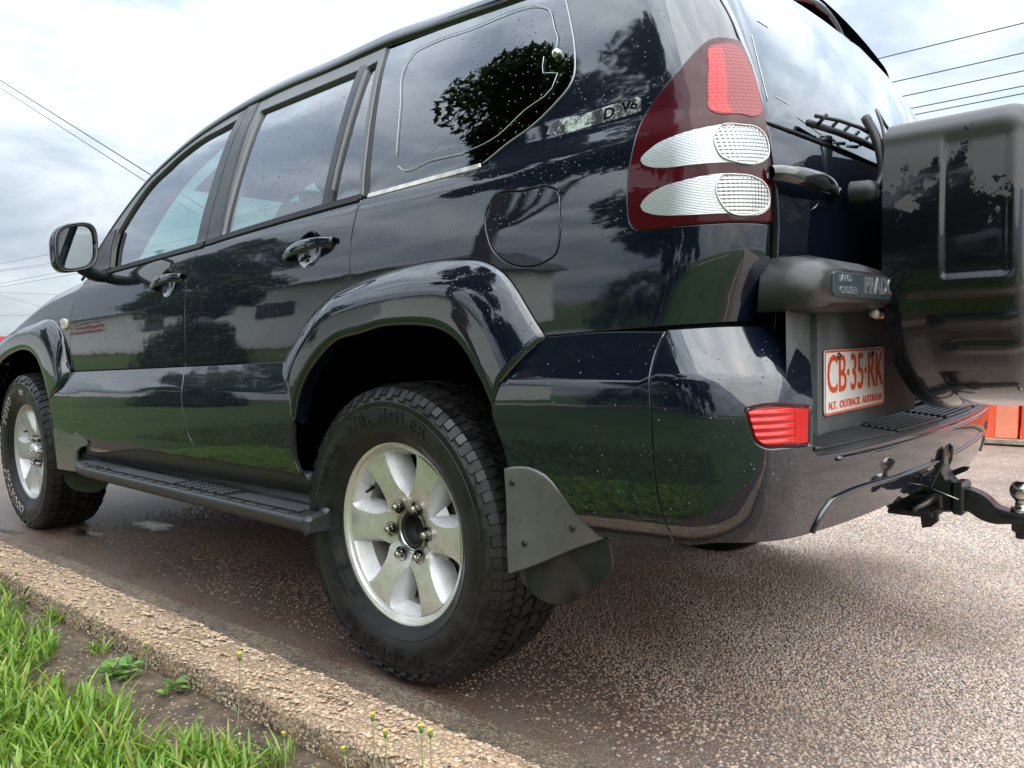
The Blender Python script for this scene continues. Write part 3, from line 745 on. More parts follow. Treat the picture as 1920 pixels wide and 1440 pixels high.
# the tread plate on top of the bumper
lip2 = catmull([(1.100, .627)]+lipL[1:]+symm(SB, lipL[1:])+symm(SB, [(1.100, .627)]), .02)
Xl = surf_frame(SB, lip2, -.002)[0]
gy = Xl[:, 1]
rows = []
for t, dz in ((0, -.012), (0, -.004), (.03, .004), (.06, .006), (1, .020)):
    q = Xl.copy(); xg = .905-.05*gy**2
    q[:, 0] = Xl[:, 0]*(1-t)+xg*t; q[:, 2] = .627+dz; rows.append(q)
pad = grid('bumper_step_pad', rows, 'step_plastic', bumper, flip=False)
for k in range(7):
    t = .10+.115*k
    q = Xl.copy(); xg = .905-.05*gy**2; q[:, 0] = Xl[:, 0]*(1-t)+xg*t; q[:, 2] = .627+.006+.014*t+.002
    for y0, y1 in ((-.70, -.36), (-.34, .0), (.02, .36), (.38, .70)):
        sel = q[(gy > y0) & (gy < y1)]
        if len(sel) > 3: tube('step_rib', sel, .0042, 'step_plastic', bumper, n=6)
# mud flaps
fU = D['flapU']
rows = []
flap_up = [(.411, .582), (.479, .585), (.513, .573), (.543, .542), (.581, .494), (.618, .454)]
edge_f = [(.411, .580), (.408, .50), (.400, .42), (.395, .352)]
edge_r = resample(flap_up, 14); edge_f = resample(edge_f, 14)
low = [(.395, .352), (.47, .385), (.55, .425), (.618, .454)]
poly = np.vstack([edge_f[::-1], edge_r[1:], resample(low, 12)[::-1][1:-1]])
mf = panel('mud_flap_bracket', poly, lambda s, z: np.stack([s, -0.945*plan(s)+np.maximum(.58-z, 0)*.10+np.maximum(s-.43, 0)*np.maximum(.60-z, 0)*1.2, z], -1), 'grey_plastic', car, raw=True, off=.003, thick=.01, rnd=.004, mir=True, res=0.02)
for sx_, sz_ in ((.430, .555), (.445, .425), (.560, .470)):
    V, F = lathe([(.0005, .004), (.005, .0035), (.0075, 0), (.0075, -.003)], 12)
    add('flap_screw', V+[sx_, float(-0.945*plan(sx_)+max(.58-sz_, 0)*.10+max(sx_-.43, 0)*max(.60-sz_, 0)*1.2)-.003, sz_], F, 'dark_steel', mf)
fp = [(.398, .348), (.47, .381), (.55, .421), (.616, .450), (.622, .42), (.622, .385), (.605, .360), (.55, .322), (.49, .289), (.465, .292), (.435, .312)]
panel('mud_flap', [fp[:4], fp[3:8], fp[7:]] if False else [fp], lambda s, z: np.stack([s, -0.930*plan(s)+np.maximum(.58-z, 0)*.14+np.maximum(s-.43, 0)*.14+0.012*np.sin(s*40)*np.maximum(.42-z, 0)*6, z], -1), 'flap_rubber', mf, thick=.008, rnd=.003, mir=True, res=0.015)
ff = [(-2.335, .517), (-2.20, .528), (-2.074, .532), (-2.011, .499), (-1.96, .488)]
fl2 = [(-1.955, .468), (-2.03, .455), (-2.085, .425), (-2.10, .385)]
mff = panel('mud_flap_bracket', [ff, fl2, [(-2.11, .345)], [(-2.335, .335)]], lambda s, z: np.stack([s, -0.935*plan(s)+np.maximum(.52-z, 0)*.05, z], -1), 'grey_plastic', car, off=.003, thick=.012, rnd=.004, mir=True, res=0.02)
panel('mud_flap', [[(-2.33, .345), (-2.12, .350)], [(-2.13, .27), (-2.17, .235), (-2.24, .232), (-2.30, .255)]], lambda s, z: np.stack([s, -0.915*plan(s)+(s+2.33)*.6, z], -1), 'flap_rubber', mff, thick=.008, mir=True, res=0.02)

# roof, pillars, windscreen
dripc = [(-2.085, 1.155), (-2.04, 1.215), (-1.96, 1.305)]+D['drip'][0]+[(.45, 1.655), (.60, 1.652), (.715, 1.645)]
dc = catmull(dripc, .025); dc[:, 1] = dc[:, 1]
tt = np.gradient(dc, axis=0)
for _ in range(6): tt[1:-1] = (tt[:-2]+2*tt[1:-1]+tt[2:])/4; dc[1:-1] = (dc[:-2]+2*dc[1:-1]+dc[2:])/4
tt /= np.linalg.norm(tt, axis=1)[:, None]; nn = np.stack([-tt[:, 1], tt[:, 0]], 1)
d3 = SA(dc[:, 0], dc[:, 1])
prof = [(.010, -.006), (-.002, .004), (-.003, .012), (.002, .024), (.010, .036), (.022, .046), (.040, .054), (.062, .060)]
rr = []
kk = 0.55+0.45*np.clip((dc[:, 0]+1.75)/.7, 0, 1)
for dy, dz in prof:
    q = d3.copy(); q[:, 0] += nn[:, 0]*dz*kk; q[:, 2] += nn[:, 1]*dz*kk; q[:, 1] += dy*kk; rr.append(q)
rail = grid('roof_rail', rr, 'paint', car, mir=True, flip=True)
edge = rr[-1]
roof_sel = edge[edge[:, 0] > -1.16]
rows = []
for t in np.linspace(0, 1, 15):
    q = roof_sel.copy(); q[:, 1] = roof_sel[:, 1]*(1-2*t); w = 1-(2*t-1)**2
    q[:, 2] += .058*w; rows.append(q)
grid('roof', rows, 'paint', car, flip=True)
rows = []
for t in np.linspace(0, 1, 13):
    q = roof_sel.copy()[2:-2]; q[:, 1] = q[:, 1]*(1-2*t)*.97; q[:, 2] -= .045; rows.append(q)
grid('headliner', rows, 'interior', car)
ws_sel = edge[(edge[:, 0] <= -1.14) & (edge[:, 2] > 1.185)]
rows = []
for t in np.linspace(0, 1, 17):
    q = ws_sel.copy(); q[:, 1] = ws_sel[:, 1]*(1-2*t); w = 1-(2*t-1)**2
    q[:, 0] -= .16*w; q[:, 2] += .04*w*(ws_sel[:, 2]-1.1)/.6; rows.append(q)
grid('windscreen', rows, 'windscreen', car, flip=True)
# bonnet and nose
xs = np.array([-2.02, -2.12, -2.3, -2.5, -2.7, -2.9, -3.1, -3.3, -3.45, -3.56, -3.63])
z0 = np.interp(xs, [-3.63, -3.56, -3.45, -3.3, -3.1, -2.894, -2.534, -2.182, -2.02], [.66, .79, .845, .893, .942, .987, 1.070, 1.114, 1.128])
ya = np.array([float(-SA(a, b)[1]) for a, b in zip(xs, z0)])
hz = np.interp(xs, [-3.63, -3.45, -3.1, -2.2, -2.0], [.04, .8, 1, 1, 1])
bp_prof = [(1.0, -.004), (.985, .018), (.955, .040), (.90, .062), (.86, .072), (.855, .066), (.85, .078), (.80, .094), (.65, .112), (.4, .128), (0, .135)]
rows = []
for f, h in bp_prof+[(-a, b) for a, b in bp_prof[::-1][1:]]:
    rows.append(np.stack([xs-(.10*(1-f*f))*np.clip((-3.0-xs)/.6, 0, 1), -ya*f, z0+h*hz], 1))
grid('bonnet', rows, 'paint', car, flip=False)
rows = []
for z_, xo, w_ in ((.40, -3.52, .86), (.48, -3.62, .90), (.58, -3.66, .915), (.70, -3.66, .91), (.82, -3.62, .885), (.9, -3.5, .86)):
    yv = np.linspace(-1, 1, 41); a = np.abs(yv)
    rows.append(np.stack([xo+.35*a**5+.05*a**2, yv*w_, np.full(41, z_)], 1))
grid('front_bumper', rows, 'paint', car, flip=True)
# tailgate: painted lower door and frameless lifting glass above
gs = D['gate_seam'][0]
gl_left = gs[5:]+[(1.004, .80), (1.002, .655)]
gb = [(1.085, 1.2335), (1.209, 1.229), (1.385, 1.2235), (1.6, 1.221)]
gate = panel('tailgate', [gl_left, [(1.002, .648), (1.4, .645)], [tuple(a) for a in symm(SA, [(1.002, .648), (1.4, .645)])], symm(SA, gl_left), symm(SA, gb), gb[::-1]], SA, 'paint', car, gap=.003, res=.022)
gtop = [(.72, 1.648), (1.0, 1.655), (1.3, 1.66)]
upl = [(.72, 1.640), (.745, 1.61)]+gs[:5]+[(.956, 1.2445)]
gb2 = [(a, b+.006) for a, b in gb]
tg = panel('tailgate_glass', [upl, [(.958, 1.243)]+gb2, symm(SA, [(.958, 1.243)]+gb2), symm(SA, upl), symm(SA, gtop), gtop[::-1]], SA, 'glass_rear', gate, gap=.003, res=.03)
for pts in ([(.905, 1.44), (.93, 1.36), (.955, 1.29)], [(.98, 1.305), (1.03, 1.298)], [(1.06, 1.275), (1.16, 1.252)], [(.93, 1.49), (.97, 1.485)]):
    X, N, _, _ = surf_frame(SA, catmull(pts, .01), .0006)
    tube('paint_scratch', X, .0008, M.setdefault('scratch', P('scratch_white', (.95, .97, .98), .6)), gate, n=4)
rows = []
for dx, dz in ((0, 0), (.035, .012), (.075, .010), (.082, -.002), (.070, -.012), (.03, -.012), (-.01, -.016)):
    yv = np.linspace(-.26, .26, 25)
    rows.append(np.stack([.650+dx-.35*yv**2, yv, 1.718+dz-.85*yv**2], 1))
sp = grid('roof_spoiler', rows, 'paint', car, flip=True)
box('high_brake_lamp', (.700, -.05, 1.703), (.729, .05, 1.711), 'lamp_red', sp, .003)
# ------------------------------------------------------------------ tail lamps
lamp = panel('tail_lamp', lampc, SA, 'lamp_red', qp, gap=.003, off=.004, thick=.025, rnd=.005, res=.014, mir=qpr)
panel('brake_lens', D['l_brake'], SA, 'lens_red2', lamp, off=.0055, thick=.004, rnd=.001, res=.01, step=.006)
panel('brake_lens', D['l_brake_in'], SA, 'lens_red', lamp, off=.0062, thick=.004, rnd=.001, res=.01, step=.006)
panel('indicator_lens', D['l_up'], SA, 'lens_white', lamp, off=.0055, thick=.004, rnd=.001, res=.01, step=.006)
panel('indicator_lens', D['l_up_r'], SA, 'lens_grid', lamp, off=.0066, thick=.004, rnd=.0015, res=.01, step=.006)
panel('reversing_lens', D['l_lo'], SA, 'lens_white', lamp, off=.0055, thick=.004, rnd=.001, res=.01, step=.006)
panel('reversing_lens', D['l_lo_r'], SA, 'lens_grid', lamp, off=.0066, thick=.004, rnd=.0015, res=.01, step=.006)
for key in ('l_up_r', 'l_lo_r'):
    c = outline(D[key], .006); X = surf_frame(SA, np.vstack([c, c[:1]]), .0075)[0]; tube('lens_rim', X, .0013, M.setdefault('lens_edge', P('lens_edge', (.85, .85, .82), .3)), lamp, n=5)

# worn decal on the quarter panel
def decal_mat():
    mt, t, b = new_mat('worn_silver_decal')
    b.inputs['Roughness'].default_value = 0.5
    c = t.nodes.new('ShaderNodeTexCoord'); n = t.nodes.new('ShaderNodeTexNoise'); n.inputs['Scale'].default_value = 160; n.inputs['Detail'].default_value = 8; n.inputs['Roughness'].default_value = .7
    n0 = t.nodes.new('ShaderNodeTexNoise'); n0.inputs['Scale'].default_value = 26; n0.inputs['Detail'].default_value = 3
    ad = t.nodes.new('ShaderNodeMath'); ad.operation = 'ADD'
    r = t.nodes.new('ShaderNodeValToRGB'); r.color_ramp.elements[0].position = .92; r.color_ramp.elements[0].color = (.006, .008, .012, 1); r.color_ramp.elements[1].position = 1.1; r.color_ramp.elements[1].color = (.46, .50, .46, 1)
    mu = t.nodes.new('ShaderNodeMath'); mu.operation = 'MULTIPLY'; mu.inputs[1].default_value = .9
    r.color_ramp.elements[0].position = .475; r.color_ramp.elements[1].position = .58
    t.links.new(c.outputs['Object'], n.inputs['Vector']); t.links.new(c.outputs['Object'], n0.inputs['Vector'])
    t.links.new(n.outputs['Fac'], ad.inputs[0]); t.links.new(n0.outputs['Fac'], ad.inputs[1]); ad.use_clamp = False
    mu.inputs[1].default_value = .5
    t.links.new(ad.outputs[0], mu.inputs[0]); t.links.new(mu.outputs[0], r.inputs['Fac']); t.links.new(r.outputs[0], b.inputs['Base Color'])
    return mt
M['decal'] = decal_mat()
dc_ = panel('worn_decal', D['decal'], SA, 'decal', qp, off=.0006, thick=.0005, rnd=.0001, res=.02, step=.008)
tag(dc_, 'worn silver sticker strip with flaking dark letters')
def text_on(name, body, S, s0, z0, size, mat, parent, width=1.0, off=.001, slant=0.0, slope=0.0, bold=0.0, extrude=0.0004):
    V, F = text_data(body, size, 0.0, width, 1.0, bold)
    p = np.stack([s0+V[:, 0]+V[:, 1]*slant, z0+V[:, 1]+V[:, 0]*slope], 1)
    X, N, _, _ = surf_frame(S, p, off)
    return add(name, X, F, mat, parent, smooth=False)
text_on('decal_lettering', 'V6', SA, .668, 1.302, .026, 'black_gloss', dc_, width=1.25, slope=.02, bold=.0008)
text_on('decal_lettering', 'D', SA, .622, 1.296, .032, 'black_gloss', dc_, width=1.1, slope=.02, bold=.0008)

# ------------------------------------------------------------------ door handles
def handle(s0, z0, s1, z1, parent):
    cs, cz = (s0+s1)/2-.005, (z0+z1)/2
    a = np.linspace(0, 2*np.pi, 40, endpoint=False)
    # scooped cup behind the grip
    rings = []
    for k, (f, d) in enumerate(((1.0, .0012), (.93, -.002), (.75, -.012), (.5, -.018), (.2, -.020))):
        p = np.stack([cs+f*.062*np.cos(a), cz+f*.050*np.sin(a)], 1)
        rings.append(surf_frame(SA, p, d)[0])
    rings.append(np.repeat(rings[-1].mean(0)[None], 40, 0))
    grid('handle_cup', rings, 'black_gloss', parent, closed=True)
    rim = surf_frame(SA, np.stack([cs+.063*np.cos(a), cz+.051*np.sin(a)], 1), .001)[0]
    t = np.linspace(0, 1, 22)
    p = np.stack([s0+(s1-s0)*t, z0+(z1-z0)*t], 1)
    lift = .006+.028*np.sin(np.pi*np.clip(t*1.15-.05, 0, 1))**.6
    X, N, A, B = surf_frame(SA, p, 0.0)
    rows = []
    w = .006+.011*np.sin(np.pi*np.clip(t*.9+.08, 0, 1))**.5
    B /= np.linalg.norm(B, axis=1)[:, None]
    for ang in np.linspace(0, 2*np.pi, 14, endpoint=False):
        rows.append(X+N*(lift+.007*math.cos(ang))[:, None]+B*(w*math.sin(ang))[:, None])
    rows.append(rows[0])
    g = grid('door_handle', rows, 'paint', parent)
    return g
handle(*HR, rd)
handle(*HF, fd)

# ------------------------------------------------------------------ side mirror
def mirror_shell():
    yv, zc = -1.008, 1.252
    a = np.linspace(0, 2*np.pi, 48, endpoint=False)
    def ring(x, sy, sz, dy=0, dz=0, pw=.62):
        c, s = np.cos(a), np.sin(a)
        yy = np.sign(c)*np.abs(c)**pw*sy; zz = np.sign(s)*np.abs(s)**pw*sz
        zz = zz+.22*(yy)                       # lower towards the tip's far side
        return np.stack([np.full(48, x)+.0*yy, yv+dy+yy, zc+dz+zz], 1)
    rings = [ring(-1.728, .066, .080), ring(-1.716, .074, .088), ring(-1.722, .079, .093), ring(-1.76, .080, .092, -.002, 0), ring(-1.80, .072, .082, .0, 0), ring(-1.835, .055, .062, .004, 0), ring(-1.855, .03, .034, .006, 0), ring(-1.862, .004, .004, .006, 0)]
    sm = grid('side_mirror', rings, 'paint', car, closed=True, flip=True)
    gl = [ring(-1.7285, f*.066, f*.080) for f in (1.0, .6, .25, .001)]
    grid('mirror_glass', gl, 'mirror', sm, closed=True, flip=True)
    tube('mirror_bezel', np.vstack([ring(-1.722, .067, .081), ring(-1.722, .067, .081)[:1]]), .004, 'satin_black', sm, n=6)
    arm = [(-1.745, -.985, 1.175), (-1.76, -.95, 1.160), (-1.775, -.92, 1.152), (-1.79, -.88, 1.15)]
    tube('mirror_arm', catmull(arm, .01), [.030, .028, .026, .024, .024, .024, .026, .028, .03, .03, .03, .03][:len(catmull(arm, .01))] if False else .024, 'satin_black', sm, n=10)
    return sm
sm = mirror_shell()
panel('mirror_sail', [[(-2.02, 1.178), (-1.95, 1.26), (-1.855, 1.342)], [(-1.825, 1.342), (-1.815, 1.27)], [(-1.772, 1.18)]], SA, 'satin_black', sm, off=.012, thick=.016, rnd=.006, res=.02)

# ------------------------------------------------------------------ tailgate furniture
# handle
hz_, yc_ = 1.140, -.635
def gate_x(y, z): return float(xA(z)-.085*y*y)
a = np.linspace(0, 2*np.pi, 40, endpoint=False)
rings = []
for f, d in ((1.0, .001), (.92, -.004), (.7, -.018), (.4, -.026), (.01, -.028)):
    yy = -.625+f*.062*np.cos(a); zz = 1.136+f*.046*np.sin(a)
    rings.append(np.stack([xA(zz)-.085*yy**2+d, yy, zz], 1))
grid('handle_cup', rings, 'black_gloss', gate, closed=True)
t = np.linspace(0, 1, 20); yy = -.765+.255*t; zz = 1.142-.008*t; lift = .010+.024*np.sin(np.pi*np.clip(t*1.1, 0, 1))**.5
w = .007+.012*np.sin(np.pi*np.clip(.1+t*.85, 0, 1))**.5
rows = [np.stack([xA(zz)-.085*yy**2+lift+.008*math.cos(q), yy, zz+w*math.sin(q)], 1) for q in np.linspace(0, 2*np.pi, 15)]
grid('tailgate_handle', rows, 'black_gloss', gate, flip=True)
# number plate garnish with the badge
def ringx(pts, x): return np.stack([np.array(x)*np.ones(len(pts)), pts[:, 0], pts[:, 1]], 1)
def shear(o, k, y0):
    n_ = len(o.data.vertices); v = np.empty(n_*3); o.data.vertices.foreach_get('co', v); v = v.reshape(-1, 3); v[:, 0] += k*(v[:, 1]-y0); o.data.vertices.foreach_set('co', v.ravel()); o.data.update(); return o
o1 = np.array([(-.778, .893), (-.765, .955), (-.735, .992), (-.66, 1.000), (-.55, .998), (-.425, .985), (-.425, .892), (-.55, .890), (-.66, .890)])
o2 = np.array([(-.774, .899), (-.766, .946), (-.745, .974), (-.67, .986), (-.56, .983), (-.440, .972), (-.436, .903), (-.56, .898), (-.67, .897)])
o3 = np.array([(-.756, .906), (-.750, .942), (-.730, .960), (-.665, .969), (-.56, .967), (-.447, .960), (-.445, .911), (-.56, .908), (-.665, .907)])
gx_ = lambda o, d: 1.0+.106*(o[:, 0]+.77)-d
garn = grid('plate_garnish', [ringx(o1, .90), ringx(o1, .945), ringx(o2, gx_(o2, .014)), ringx(o3, gx_(o3, .001)), ringx(o3*[.92, 1]+[-.048, 0], gx_(o3, -.001)), ringx(o3*[.1, .1]+[-.54, .843], gx_(o3*0-.6, -.001))], M.setdefault('garnish', P('faded_black_plastic', (.030, .028, .027), .34, var=.35, vscale=9, rvar=.12, bump=.05)), gate, closed=True, flip=False)
shear(prism('badge_plate', [(-.698, .919), (-.704, .924), (-.704, .958), (-.698, .963), (-.452, .960), (-.447, .955), (-.447, .919), (-.452, .914)], 'yz', .995, 1.0045, 'badge', garn, .0015), .106, -.77)
def text_yz(name, body, y0, z0, size, x, mat, parent, width=1.0, bold=0.0, ext=.001, spacing=1.0, xt=0.0):
    V, F = text_data(body, size, ext, width, spacing, bold)
    X = np.stack([x+V[:, 2]+xt*V[:, 1], y0+V[:, 0], z0+V[:, 1]], 1)
    return add(name, X, F, mat, parent, smooth=False)
for bd_, y_, z_, sz_, wd_, bo_ in (('LAND', -.660, .951, .0195, .92, .0001), ('CRUISER', -.646, .929, .0195, .92, .0001), ('PRADO', -.516, .939, .046, .86, .0006)):
    shear(text_yz('badge_lettering', bd_, y_, z_, sz_, 1.0052, 'silver_letter', garn, width=wd_, bold=bo_), .106, -.77)
tube('plate_lamp', [(1.0, -.455, .893), (1.0, -.435, .888), (1.0, -.415, .886)], .010, 'amber_lens', garn, n=8)
# plate recess and plate
M['recess'] = P('dull_grey_plastic', (.11, .118, .124), .62, ior=1.3, var=.3, vscale=14, rvar=.1)
rows = []
for z_ in np.linspace(.640, .903, 8):
    rows.append([(.952-.004*(z_-.64), -.770, z_), (.905+.01, -.568, z_), (.928, -.5655, z_), (.9285, -.560, z_), (.9285, .10, z_)])
grid('plate_recess', rows, 'recess', gate, flip=True, smooth=False)
pw, ph, py, pz, px = .372, .134, -.5428, .6829, .9315
def rrect(y0, z0, w, h, r, n=5):
    out = []
    for cy, cz, a0 in ((y0+w-r, z0+r, -90), (y0+w-r, z0+h-r, 0), (y0+r, z0+h-r, 90), (y0+r, z0+r, 180)):
        for k in range(n+1):
            q = R(a0+90*k/n); out.append((cy+r*math.cos(q), cz+r*math.sin(q)))
    return out
plate = prism('number_plate', rrect(py, pz, pw, ph, .010), 'yz', px, px+.0025, 'white', car, .0006)
o_ = np.array(rrect(py+.001, pz+.001, pw-.002, ph-.002, .009)); i_ = np.array(rrect(py+.005, pz+.005, pw-.010, ph-.010, .006))
grid('plate_border', [ringx(o_, px+.0031), ringx(i_, px+.0031)], 'orange_ink', plate, closed=True, flip=True, smooth=False)
text_yz('plate_lettering', 'CB\u00b735\u00b7RK', py+pw/2, pz+.080, .112, px+.0033, 'orange_ink', plate, width=.80, bold=.0007, ext=.0006, spacing=.97)
text_yz('plate_lettering', 'N.T.  OUTBACK  AUSTRALIA', py+pw/2, pz+.0185, .0225, px+.0033, 'orange_ink', plate, width=1.16, bold=.0004, ext=.0005)
for q in (py+.077, py+.285):
    V, F = lathe([(.0001, .004), (.006, .003), (.0085, 0), (.0085, -.001)], 12); V = V[:, [1, 0, 2]]*[-1, 1, 1]
    add('plate_screw', V+[px+.004, q, pz+ph-.014], F, 'black_gloss', plate)

# rear wiper and its stay
wp = M.setdefault('wiper', P('wiper_black', (.02, .02, .02), .38))
wpr = tube('rear_wiper', catmull([(1.0, -.46, 1.132), (1.004, -.435, 1.148), (1.006, -.415, 1.17), (1.0, -.405, 1.21), (.985, -.395, 1.26), (.962, -.385, 1.305)], .01), .010, wp, gate, n=8)
tube('wiper_rod', catmull([(1.005, -.40, 1.20), (1.0, -.392, 1.27), (.985, -.385, 1.315), (.975, -.34, 1.318), (.985, -.31, 1.29)], .01), .0035, M['grey_frame'], wpr, n=6)
tube('wiper_blade', [(.925, -.60, 1.262), (.945, -.50, 1.258), (.958, -.40, 1.254), (.965, -.30, 1.25), (.97, -.1, 1.245)], .007, wp, wpr, n=6)
tube('wiper_blade_spine', [(.94, -.60, 1.272), (.958, -.52, 1.274), (.965, -.43, 1.276), (.968, -.34, 1.272), (.975, -.2, 1.262)], .004, wp, wpr, n=6)
for q in (-.58, -.52, -.46, -.40, -.34): tube('wiper_clip', [(.935, q, 1.258), (.955, q, 1.276)], .004, wp, wpr, n=5)
V, F = lathe([(.001, .03), (.016, .028), (.022, .015), (.024, -.02)], 16); V = V[:, [1, 0, 2]]*[-1, 1, 1]
add('wiper_pivot', V+[.985, -.475, 1.135], F, 'satin_black', wpr)

# ------------------------------------------------------------------ spare wheel cover
def cover_mat():
    mt, t, b = new_mat('peeling_black_cover')
    c = t.nodes.new('ShaderNodeTexCoord'); n = t.nodes.new('ShaderNodeTexNoise'); n.inputs['Scale'].default_value = 14; n.inputs['Detail'].default_value = 10; n.inputs['Roughness'].default_value = .68
    sx = t.nodes.new('ShaderNodeSeparateXYZ'); t.links.new(c.outputs['Object'], sx.inputs[0]); t.links.new(c.outputs['Object'], n.inputs['Vector'])
    mr = t.nodes.new('ShaderNodeMapRange'); mr.inputs['From Min'].default_value = 1.0; mr.inputs['From Max'].default_value = 1.26; mr.inputs['To Min'].default_value = -.20; mr.inputs['To Max'].default_value = .24
    t.links.new(sx.outputs['Z'], mr.inputs['Value'])
    ad = t.nodes.new('ShaderNodeMath'); ad.operation = 'ADD'; t.links.new(n.outputs['Fac'], ad.inputs[0]); t.links.new(mr.outputs[0], ad.inputs[1])
    r = t.nodes.new('ShaderNodeValToRGB'); r.color_ramp.elements[0].position = .49; r.color_ramp.elements[0].color = (0, 0, 0, 1); r.color_ramp.elements[1].position = .51; r.color_ramp.elements[1].color = (1, 1, 1, 1)
    t.links.new(ad.outputs[0], r.inputs['Fac'])
    mc = t.nodes.new('ShaderNodeMix'); mc.data_type = 'RGBA'; mc.inputs[6].default_value = (.004, .005, .007, 1); mc.inputs[7].default_value = (.095, .092, .092, 1)
    t.links.new(r.outputs[0], mc.inputs[0]); t.links.new(mc.outputs[2], b.inputs['Base Color'])
    mr2 = t.nodes.new('ShaderNodeMapRange'); mr2.inputs['To Min'].default_value = .22; mr2.inputs['To Max'].default_value = .5; t.links.new(r.outputs[0], mr2.inputs['Value']); t.links.new(mr2.outputs[0], b.inputs['Roughness'])
    inv = t.nodes.new('ShaderNodeMapRange'); inv.inputs['To Min'].default_value = 1.0; inv.inputs['To Max'].default_value = .1; t.links.new(r.outputs[0], inv.inputs['Value']); t.links.new(inv.outputs[0], b.inputs['Coat Weight'])
    b.inputs['Coat IOR'].default_value = 1.45; b.inputs['Coat Roughness'].default_value = .05; b.inputs['IOR'].default_value = 1.25
    bpn = t.nodes.new('ShaderNodeBump'); bpn.inputs['Strength'].default_value = .25; bpn.inputs['Distance'].default_value = .001; t.links.new(r.outputs[0], bpn.inputs['Height']); t.links.new(bpn.outputs[0], b.inputs['Normal'])
    return mt
M['cover'] = cover_mat()
co = [(-.441, 1.256), (-.412, 1.270), (-.33, 1.281), (-.2, 1.292), (0, 1.30)]
cover_pts = [(0, .664), (-.112, .674), (-.22, .700), (-.318, .740), (-.40, .795), (-.445, .865), (-.468, .94), (-.474, 1.02), (-.470, 1.12), (-.461, 1.20), (-.453, 1.236)]+co
half_ = np.vstack([resample(cover_pts[:11], 130), resample(cover_pts[10:], 40)[1:]])
ring_ = np.vstack([half_, (half_*[-1, 1])[::-1][1:-1]])
cen = np.array([0, 1.01])
xs_ = np.r_[np.linspace(1.022, 1.225, 70), 1.235, 1.243, 1.25, 1.256, 1.260, 1.262]
sc_ = np.r_[np.ones(70), .997, .990, .978, .96, .93, .88]
sst = lambda a, b, x: np.clip((x-a)/(b-a), 0, 1)**2*(3-2*np.clip((x-a)/(b-a), 0, 1))
rows = []
for x_, s_ in zip(xs_, sc_):
    q = cen+(ring_-cen)*s_
    o_n = out_normals(ring_); o_n = -o_n if area(ring_) < 0 else o_n
    left = ring_[:, 0] < -.3
    d = np.zeros(len(ring_)); z_ = ring_[:, 1]
    # moulded recess on the flank
    rec = sst(1.126, 1.133, x_)*(1-sst(1.238, 1.245, x_))*sst(.950, .958, z_)*(1-sst(1.214, 1.223, z_))
    d -= .010*rec*left
    # ledge half way down and ribs below it
    d -= .010*(1-sst(.915, .925, z_))*sst(1.05, 1.10, x_)
    for zr, x0 in ((.868, 1.085), (.812, 1.105)):
        d += .007*np.exp(-((z_-zr)/.010)**2)*sst(x0, x0+.05, x_)*left
    # bead under the top edge
    d += .006*np.exp(-((z_-1.236)/.010)**2)*left
    p2 = q+o_n*d[:, None]
    rows.append(np.stack([np.full(len(p2), x_), p2[:, 0], p2[:, 1]], 1))
for s_ in (.8, .6, .3, .001):
    q = cen+(ring_-cen)*s_; rows.append(np.stack([np.full(len(q), 1.262+.012*(.8-s_)), q[:, 0], q[:, 1]], 1))
spare = grid('spare_wheel_cover', rows, 'cover', car, closed=True)
q = cen+(ring_-cen)*.985
grid('cover_back', [np.stack([np.full(len(q), 1.024), *(cen+(ring_-cen)*f).T], 1) for f in (.99, .5, .01)], 'under', spare, closed=True)
V, F = lathe([(.24, -.12), (.33, -.12), (.375, -.09), (.375, .09), (.33, .12), (.24, .12)], 48); V = V[:, [1, 0, 2]]*[1, 1, 1]
add('spare_tyre', V*[.45, .72, .72]+[1.085, 0, .985], F, 'rubber', spare)
box('spare_bracket', (.94, -.12, .93), (1.04, .12, 1.13), 'under', spare, .01)
V, F = lathe([(.001, .004), (.006, .003), (.0085, 0)], 14)
add('cover_rivet', V+[1.062, -.4555, 1.205], F, M['badge'], spare)

# ------------------------------------------------------------------ tow hitch
hitch = prism('tow_hitch', [(.92, .565), (1.012, .570), (1.026, .566), (1.030, .545), (1.026, .520), (1.040, .492), (1.052, .482), (1.052, .412), (1.0, .405), (.93, .42), (.88, .46)], 'xz', -.034, .034, 'hitch', car, .008)
prism('hitch_flange', [(.985, .470), (1.006, .530), (1.020, .566), (1.026, .572), (1.034, .562), (1.032, .53), (1.0, .455)], 'xz', -.046, -.030, 'hitch', hitch, .004)
prism('hitch_flange', [(.985, .470), (1.006, .530), (1.020, .566), (1.026, .572), (1.034, .562), (1.032, .53), (1.0, .455)], 'xz', .030, .046, 'hitch', hitch, .004)
prism('hitch_collar', rrect(-.042, .406, .084, .080, .012), 'yz', 1.048, 1.074, 'hitch', hitch, .005)
box('hitch_receiver', (.90, -.05, .405), (1.03, .05, .455), 'hitch', hitch, .006)
box('hitch_bracket', (.93, -.135, .412), (1.03, -.04, .424), 'dark_steel', hitch, .003)
prism('hitch_tab', [(1.005, .385), (1.025, .390), (1.04, .405), (1.04, .425), (1.0, .425)], 'xz', -.128, -.112, 'dark_steel', hitch, .003)
tube('hitch_pin', [(.985, -.13, .424), (1.005, -.09, .440), (1.015, -.04, .452)], .010, M['disc'], hitch, n=10)
tube('hitch_pin_wire', [(1.0, -.05, .470), (1.03, -.048, .460), (1.065, -.046, .447)], .0016, M['rusty_chrome'], hitch, n=5)
prism('hitch_plate', [(.95, .44), (1.06, .502), (1.066, .512), (1.05, .512), (.94, .455)], 'xz', .055, .066, 'dark_steel', hitch, .002)
tng = catmull([(1.06, 0, .442), (1.085, 0, .441), (1.10, 0, .434), (1.118, 0, .420), (1.135, 0, .413), (1.16, 0, .411), (1.215, 0, .410)], .006)
rows = []
